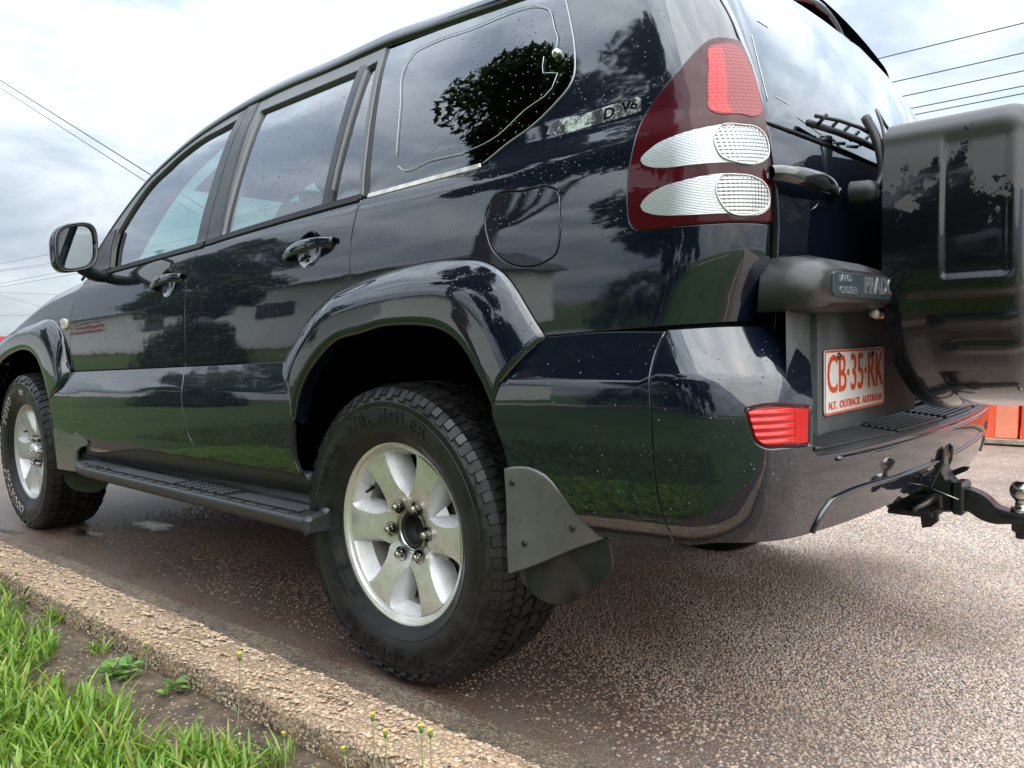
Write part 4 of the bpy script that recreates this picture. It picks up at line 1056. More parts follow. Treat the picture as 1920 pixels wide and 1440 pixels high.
tg_ = np.gradient(tng, axis=0); tg_ /= np.linalg.norm(tg_, axis=1)[:, None]; nn_ = np.stack([-tg_[:, 2], tg_[:, 1]*0, tg_[:, 0]], 1)
hh = np.interp(np.linspace(0, 1, len(tng)), [0, .3, .7, 1], [.028, .026, .014, .012])
for sy, sn in ((-.9, 1), (.9, 1), (1, .8), (1, -.8), (.9, -1), (-.9, -1), (-1, -.8), (-1, .8), (-.9, 1)):
    rows.append(tng+nn_*hh[:, None]*sn+[0, .022*sy, 0])
tongue = grid('tow_tongue', rows, 'hitch', hitch, flip=False)
V, F = lathe([(.001, .0)], 4)
pr = [(.0005, .525-.027), (.010, .497), (.018, .4925), (.0235, .484), (.0252, .474), (.0238, .464), (.0185, .456), (.0135, .452), (.0130, .445), (.0135, .436), (.022, .434), (.022, .424), (.0005, .424)]
pts = np.array(pr)
def turned(prof, cx, cy, n=32):
    V = []; F = []
    for i in range(n):
        a_ = 2*np.pi*i/n
        for r_, z_ in prof: V.append((cx+r_*math.cos(a_), cy+r_*math.sin(a_), z_))
    k = len(prof)
    for i in range(n):
        j = (i+1) % n
        for q in range(k-1): F.append([i*k+q, i*k+q+1, j*k+q+1, j*k+q])
    return np.array(V), F
V, F = turned(pr, 1.186, 0)
add('tow_ball', V, F, M.setdefault('ball', P('scuffed_chrome', (.62, .60, .55), .2, metal=1.0, var=.2, vscale=80, rvar=.1)), hitch)
V, F = turned([(.0005, .398), (.020, .398), (.020, .378), (.012, .376), (.012, .362), (.0005, .360)], 1.186, 0, 6)
add('tow_ball_nut', V, F, 'dark_steel', hitch, smooth=False)

# ------------------------------------------------------------------ side step
def step_side(parent):
    xs_ = np.r_[np.linspace(-2.17, -1.85, 20), np.linspace(-1.80, -.40, 40), np.linspace(-.385, -.292, 8)]
    yo = np.interp(xs_, [-2.17, -2.15, -2.11, -2.05, -1.98, -1.9, -1.8, -.29], [.875, .896, .918, .944, .962, .974, .980, .984])
    prof = [(-1, .452), (-1, .446), (-.97, .418), (-.93, .406), (-.85, .400), (-.5, .397), (-.10, .392), (-.03, .389), (0, .382), (0, .372), (-.03, .357), (-.12, .349), (-.6, .345), (-1, .345)]
    rows = []
    yb = .872
    for f, z_ in prof:
        y_ = -(yo+(yo-yb)*f*0-0*yo) if False else -(yb+(yo-yb)*(1+f))
        rise = np.interp(xs_, [-2.17, -2.08, -1.95, -.40, -.33, -.292], [-.03, -.012, 0, 0, .0, .0]) if z_ > .41 else 0*xs_
        rows.append(np.stack([xs_, y_, np.full(len(xs_), z_)+rise+.004*(xs_+1.2)*0], 1))
    st = grid('side_step', rows, 'step_plastic', parent, flip=True)
    # raised end cap at the rear
    prism('step_end_cap', [(-.872, .343), (-.984, .348), (-.989, .365), (-.986, .388), (-.972, .398), (-.93, .406), (-.905, .424), (-.892, .452), (-.872, .458)], 'yz', -.292, -.262, 'step_plastic', st, .008)
    # moulded tread: long ribs and short cleats
    rib_me = None
    for x0, x1 in ((-1.62, -1.10), (-.72, -.34)):
        for k in range(5):
            y_ = -.955+.013*k
            box('tread_rib', (x0, y_-.0035, .3935), (x1, y_+.0035, .4035), 'step_plastic', st, .002)
    cleat = None
    for cx in np.r_[np.arange(-1.93, -1.63, .05), np.arange(-1.05, -.74, .052)]:
        for k in range(5):
            y_ = -.955+.0145*k+(.004 if int(round(cx*100)) % 2 else 0)
            if cx < -1.85 and k == 0: continue
            if cleat is None:
                V, F = box_data((-.019, -.005, 0), (.019, .005, .011), .002)
                cleat = add('tread_cleat', V, F, 'step_plastic', st, smooth=False); o = cleat
            else:
                o = cleat.copy(); col.objects.link(o)
            o.location = (cx, y_, .3935)
    for cx in np.arange(-1.85, -.34, .085):
        V, F = box_data((cx-.030, -.974, .389), (cx+.030, -.960, .3965), .002)
        add('tread_edge_pad', V, F, 'step_plastic', st, smooth=False)
    return st
step_ = step_side(car)
# sill between doors and step
panel('sill', [[(-1.99, .480), (-1.386, .490), (-.933, .490)], [(-.375, .488), (-.368, .455)], [(-.38, .43), (-1.2, .425)], [(-2.0, .425)]], lambda s, z: SB(s, z)+np.stack([0*s, .012+0*s, 0*z], -1), 'satin_black', car, mir=True, rnd=.004, thick=.03)

# ------------------------------------------------------------------ hidden structure: floor, wheel housings, cabin
box('underbody', (-3.45, -.62, .36), (.25, .62, .52), 'under', car, .02)
box('underbody_sill', (-2.25, -.86, .40), (-.42, .86, .50), 'under', car, .02)
box('rear_valance', (.45, -.80, .52), (.90, .80, .62), 'under', car, .02)
tube('rear_axle', [(0, -.70, .36), (0, 0, .36), (0, .70, .36)], .055, 'under', car, n=12)
tube('exhaust_pipe', [(.2, .45, .44), (.6, .52, .43), (.80, .55, .43)], .030, 'dark_steel', car, n=10)
def housing(x0, r0):
    a_ = np.linspace(R(-88), R(86), 40)
    rows = []
    for y_, rr_ in ((-.875, r0-.012), (-.87, r0+.02), (-.60, r0+.02), (-.55, r0-.1), (-.55, .05)):
        rows.append(np.stack([x0+rr_*np.sin(a_), np.full(40, y_), .40+rr_*np.cos(a_)*(1.02)], 1))
    grid('wheel_housing', rows, 'under', car, mir=True)
housing(-.005, .50); housing(-2.82, .47)
# cabin
box('cabin_floor', (-2.05, -.54, .56), (.85, .54, .60), 'interior', car, .01)
for sy in (-1, 1):
    rows = []
    for z_ in (.96, 1.05, 1.12, 1.16, 1.20):
        xx = np.linspace(-2.0, -.10, 30); rows.append(np.stack([xx, sy*(np.full(30, .80)-.03*(z_ > 1.18)), np.full(30, z_)], 1))
    grid('door_lining', rows, 'interior', car, flip=sy < 0)
    rows = []
    for z_ in (1.05, 1.12, 1.22, 1.245):
        xx = np.linspace(-.10, .88, 14); rows.append(np.stack([xx, sy*(np.full(14, .80)-.02*(xx > .7)), np.full(14, z_)], 1))
    grid('boot_lining', rows, 'interior', car, flip=sy < 0)
prism('dashboard', [(-2.0, .75), (-1.62, .75), (-1.60, .95), (-1.66, 1.10), (-1.80, 1.16), (-2.02, 1.155)], 'xz', -.78, .78, 'interior', car, .01)
def seat(x, y, w, name='seat'):
    base = prism(name, [(x-.30, .72), (x+.22, .70), (x+.22, .86), (x-.28, .90), (x-.32, .86)], 'xz', y-w/2, y+w/2, 'seat', car, .03)
    rows = []
    for z_, dx, ww, tt_ in ((.82, .16, .96, .07), (.95, .20, 1.04, .08), (1.12, .24, 1.04, .08), (1.28, .285, 1.0, .07), (1.345, .30, .9, .05), (1.36, .305, .5, .01)):
        a_ = np.linspace(0, 2*np.pi, 24, endpoint=False); c, s = np.cos(a_), np.sin(a_)
        rows.append(np.stack([x+dx+tt_*np.sign(c)*np.abs(c)**.6, y+w/2*ww*np.sign(s)*np.abs(s)**.4, np.full(24, z_)], 1))
    grid('seat_back', rows, 'seat', base, closed=True)
    hx, hz2 = x+.325, 1.47
    u, v_ = np.meshgrid(np.linspace(0, 2*np.pi, 20, endpoint=False), np.linspace(-np.pi/2, np.pi/2, 11))
    pw_ = lambda q, e_: np.sign(q)*np.abs(q)**e_
    rows = np.stack([hx+.05*pw_(np.cos(v_), .6)*pw_(np.cos(u), .8), y+.135*pw_(np.cos(v_), .5)*pw_(np.sin(u), .6), hz2+.085*pw_(np.sin(v_), .7)], -1)
    grid('headrest', rows, 'seat', base, closed=True)
    for k in (-.06, .06): tube('headrest_post', [(hx-.01, y+k, 1.30), (hx, y+k, 1.42)], .006, 'chrome', base, n=6)
seat(-1.16, -.40, .54); seat(-1.16, .40, .54); seat(-.28, -.28, .50); seat(-.28, .28, .50)
a_ = np.linspace(0, 2*np.pi, 40)
stw = tube('steering_wheel', np.stack([-1.50+.09*np.sin(a_), .37+.185*np.cos(a_), 1.09+.165*np.sin(a_)], 1), .014, 'interior', car, n=8)
tube('steering_column', [(-1.50, .37, 1.09), (-1.72, .37, 1.0)], .04, 'interior', stw, n=10)
box('rear_view_mirror', (-1.58, -.12, 1.50), (-1.55, .12, 1.56), 'interior', car, .01)

# inner pillar trims and sun visors
tw = np.linspace(0, .115, 6)
rows = []
for t_ in tw:
    q = ws_sel.copy(); q[:, 1] = ws_sel[:, 1]*(1-2*t_); w_ = 1-(2*t_-1)**2
    q[:, 0] -= .16*w_-.012; q[:, 2] += .04*w_*(ws_sel[:, 2]-1.1)/.6-.012; rows.append(q)
grid('pillar_trim', rows, 'interior', car, mir=True)
rows = []
for t_ in np.linspace(0, 1, 13):
    q = ws_sel[ws_sel[:, 0] > -1.42].copy(); q[:, 1] *= (1-2*t_); w_ = 1-(2*t_-1)**2
    q[:, 0] -= .16*w_-.012; q[:, 2] += .04*w_*(q[:, 2]-1.1)/.6-.014; rows.append(q)
grid('windscreen_header', rows, 'interior', car)
for sy in (-1, 1):
    prism('sun_visor', [(-1.68, 1.515), (-1.66, 1.51), (-1.25, 1.63), (-1.25, 1.65)], 'xz', min(sy*.12, sy*.56), max(sy*.12, sy*.56), 'interior', car, .004)
# ------------------------------------------------------------------ wheels
def rubber_mat():
    mt, t, b = new_mat('tyre_rubber')
    b.inputs['Base Color'].default_value = (.0105, .0105, .011, 1); b.inputs['Roughness'].default_value = .42
    c = t.nodes.new('ShaderNodeTexCoord'); n = t.nodes.new('ShaderNodeTexNoise'); n.inputs['Scale'].default_value = 22; n.inputs['Detail'].default_value = 8
    t.links.new(c.outputs['Object'], n.inputs['Vector'])
    r = t.nodes.new('ShaderNodeValToRGB'); r.color_ramp.elements[0].position = .4; r.color_ramp.elements[0].color = (.008, .008, .0085, 1); r.color_ramp.elements[1].position = .75; r.color_ramp.elements[1].color = (.022, .019, .016, 1)
    t.links.new(n.outputs['Fac'], r.inputs['Fac']); t.links.new(r.outputs[0], b.inputs['Base Color'])
    mr = t.nodes.new('ShaderNodeMapRange'); mr.inputs['From Min'].default_value = .35; mr.inputs['From Max'].default_value = .7; mr.inputs['To Min'].default_value = .28; mr.inputs['To Max'].default_value = .60
    t.links.new(n.outputs['Fac'], mr.inputs['Value']); t.links.new(mr.outputs[0], b.inputs['Roughness'])
    n2 = t.nodes.new('ShaderNodeTexNoise'); n2.inputs['Scale'].default_value = 260; n2.inputs['Detail'].default_value = 4
    t.links.new(c.outputs['Object'], n2.inputs['Vector'])
    bu = t.nodes.new('ShaderNodeBump'); bu.inputs['Strength'].default_value = .25; bu.inputs['Distance'].default_value = .001
    t.links.new(n2.outputs['Fac'], bu.inputs['Height']); t.links.new(bu.outputs[0], b.inputs['Normal'])
    return mt
M['tyre'] = rubber_mat()
M['tyre_white'] = P('letter_outline_white', (.52, .50, .44), .5, var=.3, vscale=60)
ZW = .375
def flat(V):
    V = np.array(V, float); V[:, 2] = np.maximum(V[:, 2], -ZW+.002); return V
def pol(r, phi, o): return np.stack([r*np.sin(phi), -np.broadcast_to(o, np.shape(phi))*np.ones_like(phi), r*np.cos(phi)], -1)
WHEELS = {}
def build_wheel(kind, cap):
    rimmat = 'alloy' if kind == 'rear' else 'alloy_front'
    pr = [(.196, -.10), (.198, -.02), (.203, .05), (.2075, .072), (.2095, .086), (.213, .091), (.2175, .0925), (.2200, .0955), (.2225, .0995), (.2265, .1015), (.2305, .1035), (.2335, .1030), (.2345, .0995), (.233, .093), (.229, .085), (.226, .06), (.222, -.10)]
    V, F = lathe(pr, 96)
    root = add('wheel', V, F, rimmat, car)
    # back plate / drum
    V, F = lathe([(.001, .0), (.10, .0), (.165, -.012), (.19, -.03), (.197, -.06)], 48)
    add('brake_drum', V, F, 'under', root)
    V, F = lathe([(.062, .010), (.150, .010), (.152, .004)], 48)
    add('brake_disc', V, F, 'disc', root)
    # six spokes: machined face, painted flanks that slope down to the openings
    rs = np.array([.040, .060, .080, .092, .102, .115, .135, .16, .185, .203, .2115])
    hw = np.radians(np.array([30, 30, 30, 27.5, 21.5, 16.5, 13.2, 12.0, 11.6, 12.2, 14.0]))
    of = np.array([.050, .060, .068, .072, .0745, .078, .082, .086, .089, .091, .0915])
    cro = np.array([-1.0, -.7, -.35, 0, .35, .7, 1.0])
    face = []; low = []
    for r_, w_, o_ in zip(rs, hw, of):
        face.append(pol(r_, w_*cro, o_-.0015*np.abs(cro)**4))
    face = np.array(face)
    sp0 = None
    for k in range(6):
        if sp0 is None:
            sp0 = grid('spoke', face, rimmat, root, flip=False)
            rows = []
            for r_, w_, o_ in zip(rs, hw, of):
                ex = np.interp(r_, [.08, .10, .13, .2115], [0, .010, .021, .018])/r_
                dp = np.interp(r_, [.08, .10, .13, .2115], [.001, .022, .038, .040])
                rows.append(np.vstack([pol(r_, np.array([w_, w_+ex*.08, w_+ex*.55, w_+ex, w_+ex*1.02]), np.array([o_-.0015, o_-.003, o_-dp*.5, o_-dp, o_-dp-.03]))]))
            rows = np.array(rows)
            fl0 = grid('spoke_flank', rows, 'alloy_paint', root, flip=False)
            fl1 = grid('spoke_flank', rows*[-1, 1, 1], 'alloy_paint', root, flip=True)
            o1, o2, o3 = sp0, fl0, fl1
        else:
            o1, o2, o3 = sp0.copy(), fl0.copy(), fl1.copy()
            for q in (o1, o2, o3): col.objects.link(q)
        for q in (o1, o2, o3): q.rotation_euler = (0, R(30+60*k), 0)
    # painted well of each opening: ring between barrel and spokes
    V, F = lathe([(.2115, .0905), (.2085, .082), (.202, .060), (.195, .045)], 96)
    add('rim_well', V, F, 'alloy_paint', root)
    V, F = lathe([(.118, .028), (.100, .045), (.090, .060), (.080, .064)], 72)
    add('hub_skirt', V, F, 'alloy_paint', root)
    # hub bore
    if cap:
        V, F = lathe([(.0005, .100), (.020, .0995), (.034, .096), (.040, .088), (.043, .070), (.044, .050)], 40)
        hb = add('centre_cap', V, F, 'alloy_front', root)
        for rx, rz, oz in ((.014, .010, 0), (.0055, .010, 0), (.010, .004, .004)):
            q = np.linspace(0, 2*np.pi, 30); 
            V, F = tube_data(np.stack([rx*np.cos(q), -.1005+0*q, oz+rz*np.sin(q)], 1), .0012, 5, False)
            add('cap_emblem', V, F, 'chrome', root)
    else:
        V, F = lathe([(.0005, .020), (.030, .022), (.036, .026), (.037, .050), (.039, .056), (.044, .058), (.046, .055)], 40)
        add('hub_bore', V, F, 'dark_steel', root)
        V, F = lathe([(.046, .055), (.049, .061), (.052, .0615), (.0535, .059), (.055, .062), (.058, .0625)], 48)
        add('hub_ring', V, F, 'nut', root)
    # lug nuts
    V1, F1 = turned([(.0005, .030), (.006, .0295), (.0088, .027), (.0096, .024), (.0096, .0)], 0, 0, 12)
    V2, F2 = turned([(.0115, .014), (.0118, .012), (.0118, -.004)], 0, 0, 6)
    Vn, Fn = merge([(V1, F1), (V2, F2+[[i*3 for i in range(6)]])])
    Vn = np.stack([Vn[:, 0], -Vn[:, 2], Vn[:, 1]], 1)
    nut0 = None; pk = None
    Vp, Fp = lathe([(.0185, .010), (.0175, .0045), (.0155, .0), (.011, -.004)], 20)
    for k in range(6):
        a_ = R(-32+60*k)
        if nut0 is None:
            nut0 = add('lug_nut', Vn, Fn, 'nut', root, smooth=False); pk = add('lug_nut_seat', Vp, Fp, 'dark_steel', root); n_, p_ = nut0, pk
        else:
            n_, p_ = nut0.copy(), pk.copy(); col.objects.link(n_); col.objects.link(p_)
        n_.location = (.070*math.sin(a_), -.060, .070*math.cos(a_)); p_.location = (.070*math.sin(a_), -.062, .070*math.cos(a_))
    V, F = tube_data([(.196*math.sin(R(-62)), -.045, .196*math.cos(R(-62))), (.187*math.sin(R(-62)), -.062, .187*math.cos(R(-62))), (.181*math.sin(R(-62)), -.078, .181*math.cos(R(-62)))], [.006, .0045, .004], 8)
    add('tyre_valve', V, F, 'dark_steel', root)
    # tyre carcass
    tp = [(.2235, .090), (.231, .1045), (.238, .1075), (.245, .112), (.256, .121), (.275, .1305), (.295, .1345), (.315, .1350), (.333, .1325), (.3345, .1337), (.3365, .1337), (.338, .1315), (.350, .1265), (.360, .1195), (.3675, .110), (.3715, .095), (.3735, .05), (.374, 0)]
    tp = tp+[(r_, -o_) for r_, o_ in tp[::-1][1:]]
    V, F = lathe(tp, 140)
    ty = add('tyre', flat(V), F, 'tyre', root)
    # tread: shoulder lugs and staggered centre blocks
    parts = []
    N = 92 if kind == 'rear' else 62
    up = .0062 if kind == 'rear' else .010
    def block(phi0, phi1, o0, o1, skew=0.0, r0=.368, drop=0.0):
        Vb = []
        for top in (0, 1):
            for o_, ph in ((o0, 0), (o1, 0), (o1, 1), (o0, 1)):
                p_ = (phi0, phi1)[ph]+skew*(o_-o0)
                sh = .006*(1-top)
                base_r = np.interp(abs(o_), [0, .095, .11, .1195, .1265, .1315], [.374, .3715, .3675, .360, .350, .338])
                r_ = base_r-.004 if not top else base_r+up*np.interp(abs(o_), [0, .1, .1265, .135], [1, 1, .75, .3])
                oo = o_+(.004*np.sign(o_) if (top and abs(o_) > .118) else 0)
                Vb.append(pol(r_, np.array([p_]), np.array([oo]))[0])
        parts.append((np.array(Vb), [[4, 5, 6, 7], [0, 4, 7, 3], [1, 2, 6, 5], [0, 1, 5, 4], [3, 7, 6, 2]]))
    dphi = 2*np.pi/N
    for k in range(N):
        p_ = k*dphi
        for sg in (1, -1):
            j = .25*dphi if k % 2 else 0
            sh = [(.082, .113), (.1145, .1265 if k % 2 else .130)]
            for a0, a1 in sh:
                block(p_, p_+dphi*.80, a0*sg, a1*sg, skew=.3*sg)
            block(p_+.3*dphi, p_+dphi*1.02, .046*sg, .077*sg, skew=-1.6*sg)
            block(p_+.1*dphi+j, p_+dphi*.82+j, .006*sg, .041*sg, skew=1.3*sg)
    V, F = merge(parts)
    tr = add('tread_block', flat(V), F, 'tyre', root, smooth=False); tr['kind'] = 'stuff'
    # raised sidewall lettering
    def arc_text(body, phi, size, Rb, mat, width=1.0, spacing=1.1, bold=.001, outline=False):
        V, F = text_data(body, size, .0011, width, spacing, bold)
        ph = R(phi)+V[:, 0]/Rb; r_ = Rb+V[:, 1]
        o_ = np.interp(r_, [.245, .256, .275, .295, .315, .333], [.112, .121, .1305, .1345, .1350, .1325])
        X = np.stack([r_*np.sin(ph), -(o_+.0016+V[:, 2]), r_*np.cos(ph)], 1)
        return add('sidewall_lettering', X, F, mat, root, smooth=False)
    if kind == 'rear':
        arc_text('WRANGLER', -2, .046, .300, 'tyre', 1.05, 1.35, .0012)
        arc_text('GOODYEAR', 190, .046, .302, 'tyre', 1.15, 1.2, .0012)
        arc_text('GOODYEAR', 300, .024, .296, 'tyre', 1.15, 1.2, .0006)
    else:
        for bd, mt_, lift in ((.0035, 'tyre_white', 0), (.0008, 'tyre', .0009)):
            for body, ph in (('TOYO', -48), ('COUNTRY', 218)):
                q = arc_text(body, ph, .050, .292, mt_, 1.1, 1.28, bd)
                if lift: q.location = (0, -lift, 0)
        arc_text('A/T', 6, .030, .292, 'tyre_white', 1.1, 1.2, .001)
    # moulded rings on the sidewall
    for r_ in ((.262, .320) if kind == 'rear' else (.258,)):
        o_ = float(np.interp(r_, [.245, .256, .275, .295, .315, .333], [.112, .121, .1305, .1345, .1350, .1325]))
        V, F = lathe([(r_-.0015, o_), (r_-.0008, o_+.0012), (r_+.0008, o_+.0012), (r_+.0015, o_)], 120)
        add('sidewall_ring', V, F, 'tyre', root)
    return root
def copy_tree(o, parent):
    c_ = o.copy(); col.objects.link(c_); c_.parent = parent
    for ch in list(o.children): copy_tree(ch, c_)
    return c_
wr = build_wheel('rear', False); wf = build_wheel('front', True)
wr.location = (0, -.79, ZW); wf.location = (-2.79, -.79, ZW)
w3 = copy_tree(wr, car); w3.location = (0, .79, ZW); w3.rotation_euler = (0, 0, math.pi)
w4 = copy_tree(wf, car); w4.location = (-2.79, .79, ZW); w4.rotation_euler = (0, 0, math.pi)

# ------------------------------------------------------------------ rain beads on the bodywork
def beads():
    pts = []; nor = []
    def scatter(S, n, s0, s1, z0, z1, off=.0004, pw=1.0):
        p = np.stack([rng.uniform(s0, s1, n), z0+(z1-z0)*rng.uniform(0, 1, n)**pw], 1)
        # patchy: beads gather in areas
        f = .5+.5*np.sin(p[:, 0]*7.1+2*np.sin(p[:, 1]*9))*np.sin(p[:, 1]*11+1.3*np.sin(p[:, 0]*5))
        keep = rng.uniform(0, 1, n) < .25+.75*f
        keep &= (np.hypot(p[:, 0], p[:, 1]-.45) > .60) & (np.hypot(p[:, 0]+2.79, p[:, 1]-.45) > .60)
        p = p[keep]; X, N, _, _ = surf_frame(S, p, off); pts.append(X); nor.append(N)
    scatter(SA, 2400, -2.05, -.45, .82, 1.18)
    scatter(SA, 900, -.45, .95, 1.05, 1.22)
    scatter(SA, 1500, -.9, .48, 1.25, 1.62, off=-.0105)
    scatter(SA, 700, -.1, .48, 1.26, 1.62, off=-.002)
    scatter(SA, 250, .5, .72, 1.25, 1.62)
    scatter(SB, 500, -2.1, -.45, .55, .80)
    scatter(SB, 220, .5, 1.08, .50, .84)
    scatter(SB, 130, 1.12, 1.8, .49, .61)
    for fp_ in flare_pts:
        q = fp_.reshape(-1, 3); g = np.cross(np.gradient(fp_, axis=0), np.gradient(fp_, axis=1)).reshape(-1, 3)
        k = rng.choice(len(q), 420); X = q[k]+rng.normal(0, .006, (420, 3))*[1, 0, 0]
        n_ = g[k]/np.maximum(np.linalg.norm(g[k], axis=1), 1e-9)[:, None]; n_ *= np.sign(-n_[:, 1:2]+1e-9)
        pts.append(X+n_*.0008); nor.append(n_)
    X = np.vstack(pts); N = np.vstack(nor); n = len(X)
    r_ = .0006+.0011*rng.uniform(0, 1, n)**2.2
    up = np.array([0, 0, 1.0]); U = np.cross(up, N); U /= np.linalg.norm(U, axis=1)[:, None]; W_ = np.cross(N, U)
    a_ = np.linspace(0, 2*np.pi, 6, endpoint=False)
    rings = []
    for f, h in ((1.0, 0.0), (.72, .48)):
        for q in a_:
            rings.append(X+(U*math.cos(q)+W_*math.sin(q)*1.15)*(r_*f)[:, None]+N*(r_*h)[:, None])
    rings.append(X+N*(r_*.68)[:, None])
    V = np.stack(rings, 1).reshape(-1, 3)
    F = []
    base = [[i, (i+1) % 6, 6+(i+1) % 6, 6+i] for i in range(6)]+[[6+i, 6+(i+1) % 6, 12] for i in range(6)]
    F = [[k*13+i for i in f] for k in range(n) for f in base]
    o = add('rain_bead', V, F, M.setdefault('water', P('water_bead', (.16, .17, .18), .04, coat=1.0, coat_rough=.01, ior=1.33)), car)
    o['kind'] = 'stuff'
beads()
# ------------------------------------------------------------------ ground materials
def aggregate(name, dark, light, scale, bump, darken=0.0, stain=None, rough=.75, mud=None):
    mt, t, b = new_mat(name)
    c = t.nodes.new('ShaderNodeTexCoord')
    v = t.nodes.new('ShaderNodeTexVoronoi'); v.inputs['Scale'].default_value = scale; v.inputs['Randomness'].default_value = 1.0
    ve = t.nodes.new('ShaderNodeTexVoronoi'); ve.feature = 'DISTANCE_TO_EDGE'; ve.inputs['Scale'].default_value = scale
    for n in (v, ve): t.links.new(c.outputs['Object'], n.inputs['Vector'])
    r = t.nodes.new('ShaderNodeValToRGB'); el = r.color_ramp.elements
    el[0].color = (*dark, 1); el[1].color = (*light, 1)
    e_ = el.new(.25); e_.color = (*[(a*.55+b_*.45) for a, b_ in zip(dark, light)], 1)
    e_ = el.new(.75); e_.color = (*[(a*.2+b_*.8)*k for a, b_, k in zip(dark, light, (1.0, .93, .86))], 1)
    sp = t.nodes.new('ShaderNodeSeparateColor'); t.links.new(v.outputs['Color'], sp.inputs[0]); t.links.new(sp.outputs[0], r.inputs['Fac'])
    re = t.nodes.new('ShaderNodeMapRange'); re.inputs['From Min'].default_value = 0; re.inputs['From Max'].default_value = .22; re.inputs['To Min'].default_value = .40; re.inputs['To Max'].default_value = 1
    t.links.new(ve.outputs['Distance'], re.inputs['Value'])
    mu = t.nodes.new('ShaderNodeMix'); mu.data_type = 'RGBA'; mu.blend_type = 'MULTIPLY'; mu.inputs[0].default_value = 1.0
    t.links.new(r.outputs[0], mu.inputs[6]); t.links.new(re.outputs[0], mu.inputs[7])
    last = mu.outputs[2]
    n = t.nodes.new('ShaderNodeTexNoise'); n.inputs['Scale'].default_value = 2.2; n.inputs['Detail'].default_value = 9; n.inputs['Roughness'].default_value = .65
    t.links.new(c.outputs['Object'], n.inputs['Vector'])
    r2 = t.nodes.new('ShaderNodeValToRGB'); r2.color_ramp.elements[0].position = .34; r2.color_ramp.elements[0].color = (.62, .60, .60, 1); r2.color_ramp.elements[1].position = .62; r2.color_ramp.elements[1].color = (1, 1, 1, 1)
    t.links.new(n.outputs['Fac'], r2.inputs['Fac'])
    mu2 = t.nodes.new('ShaderNodeMix'); mu2.data_type = 'RGBA'; mu2.blend_type = 'MULTIPLY'; mu2.inputs[0].default_value = 1.0
    t.links.new(last, mu2.inputs[6]); t.links.new(r2.outputs[0], mu2.inputs[7]); last = mu2.outputs[2]
    b.inputs['Roughness'].default_value = rough
    if darken:
        # tarmac darker and less rough under and beside the car, uneven outline
        sx = t.nodes.new('ShaderNodeSeparateXYZ'); t.links.new(c.outputs['Object'], sx.inputs[0])
        def rng_(sock, a, b_, o0=0., o1=1.):
            q = t.nodes.new('ShaderNodeMapRange'); q.interpolation_type = 'SMOOTHSTEP'
            q.inputs['From Min'].default_value = a; q.inputs['From Max'].default_value = b_; q.inputs['To Min'].default_value = o0; q.inputs['To Max'].default_value = o1
            t.links.new(sock, q.inputs['Value']); return q.outputs[0]
        def mth(op, a, b_):
            q = t.nodes.new('ShaderNodeMath'); q.operation = op; q.use_clamp = True
            for i, s in enumerate((a, b_)):
                if isinstance(s, (int, float)): q.inputs[i].default_value = s
                else: t.links.new(s, q.inputs[i])
            return q.outputs[0]
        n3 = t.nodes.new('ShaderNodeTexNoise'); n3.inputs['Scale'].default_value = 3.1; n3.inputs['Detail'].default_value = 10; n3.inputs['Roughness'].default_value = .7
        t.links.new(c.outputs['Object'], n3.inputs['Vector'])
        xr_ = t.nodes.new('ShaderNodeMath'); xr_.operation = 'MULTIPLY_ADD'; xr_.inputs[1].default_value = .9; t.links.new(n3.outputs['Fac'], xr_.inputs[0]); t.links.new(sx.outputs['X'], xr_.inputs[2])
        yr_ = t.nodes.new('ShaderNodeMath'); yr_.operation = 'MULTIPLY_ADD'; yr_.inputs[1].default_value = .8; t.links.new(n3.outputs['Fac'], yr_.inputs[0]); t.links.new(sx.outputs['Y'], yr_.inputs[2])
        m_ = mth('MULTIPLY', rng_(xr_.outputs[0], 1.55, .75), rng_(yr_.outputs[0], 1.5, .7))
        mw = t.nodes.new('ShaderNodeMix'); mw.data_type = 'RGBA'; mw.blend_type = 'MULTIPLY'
        t.links.new(mth('MULTIPLY', m_, darken), mw.inputs[0]); t.links.new(last, mw.inputs[6]); mw.inputs[7].default_value = (.40, .305, .24, 1); last = mw.outputs[2]
        # silt along the gutter line
        sl_ = mth('MULTIPLY', rng_(yr_.outputs[0], -.10, -.42), rng_(n3.outputs['Fac'], .40, .58))
        ms = t.nodes.new('ShaderNodeMix'); ms.data_type = 'RGBA'; t.links.new(mth('MULTIPLY', sl_, .55), ms.inputs[0]); t.links.new(last, ms.inputs[6]); ms.inputs[7].default_value = (.14, .105, .078, 1); last = ms.outputs[2]
        t.links.new(rng_(m_, 0, 1, rough, .52), b.inputs['Roughness'])
    t.links.new(last, b.inputs['Base Color'])
    bu = t.nodes.new('ShaderNodeBump'); bu.inputs['Strength'].default_value = bump; bu.inputs['Distance'].default_value = .006
    t.links.new(ve.outputs['Distance'], bu.inputs['Height'])
    n4 = t.nodes.new('ShaderNodeTexNoise'); n4.inputs['Scale'].default_value = scale*1.7; n4.inputs['Detail'].default_value = 3
    t.links.new(c.outputs['Object'], n4.inputs['Vector'])
    bu2 = t.nodes.new('ShaderNodeBump'); bu2.inputs['Strength'].default_value = bump*.5; bu2.inputs['Distance'].default_value = .004
    t.links.new(n4.outputs['Fac'], bu2.inputs['Height']); t.links.new(bu.outputs[0], bu2.inputs['Normal']); t.links.new(bu2.outputs[0], b.inputs['Normal'])
    return mt
M['road'] = aggregate('chip_seal', (.26, .205, .17), (.62, .495, .41), 105, .9, darken=.95)
M['kerb'] = aggregate('exposed_aggregate_kerb', (.40, .28, .175), (.62, .45, .295), 95, .6)
M['gutter'] = aggregate('stained_gutter_concrete', (.13, .10, .074), (.34, .265, .19), 95, .7)
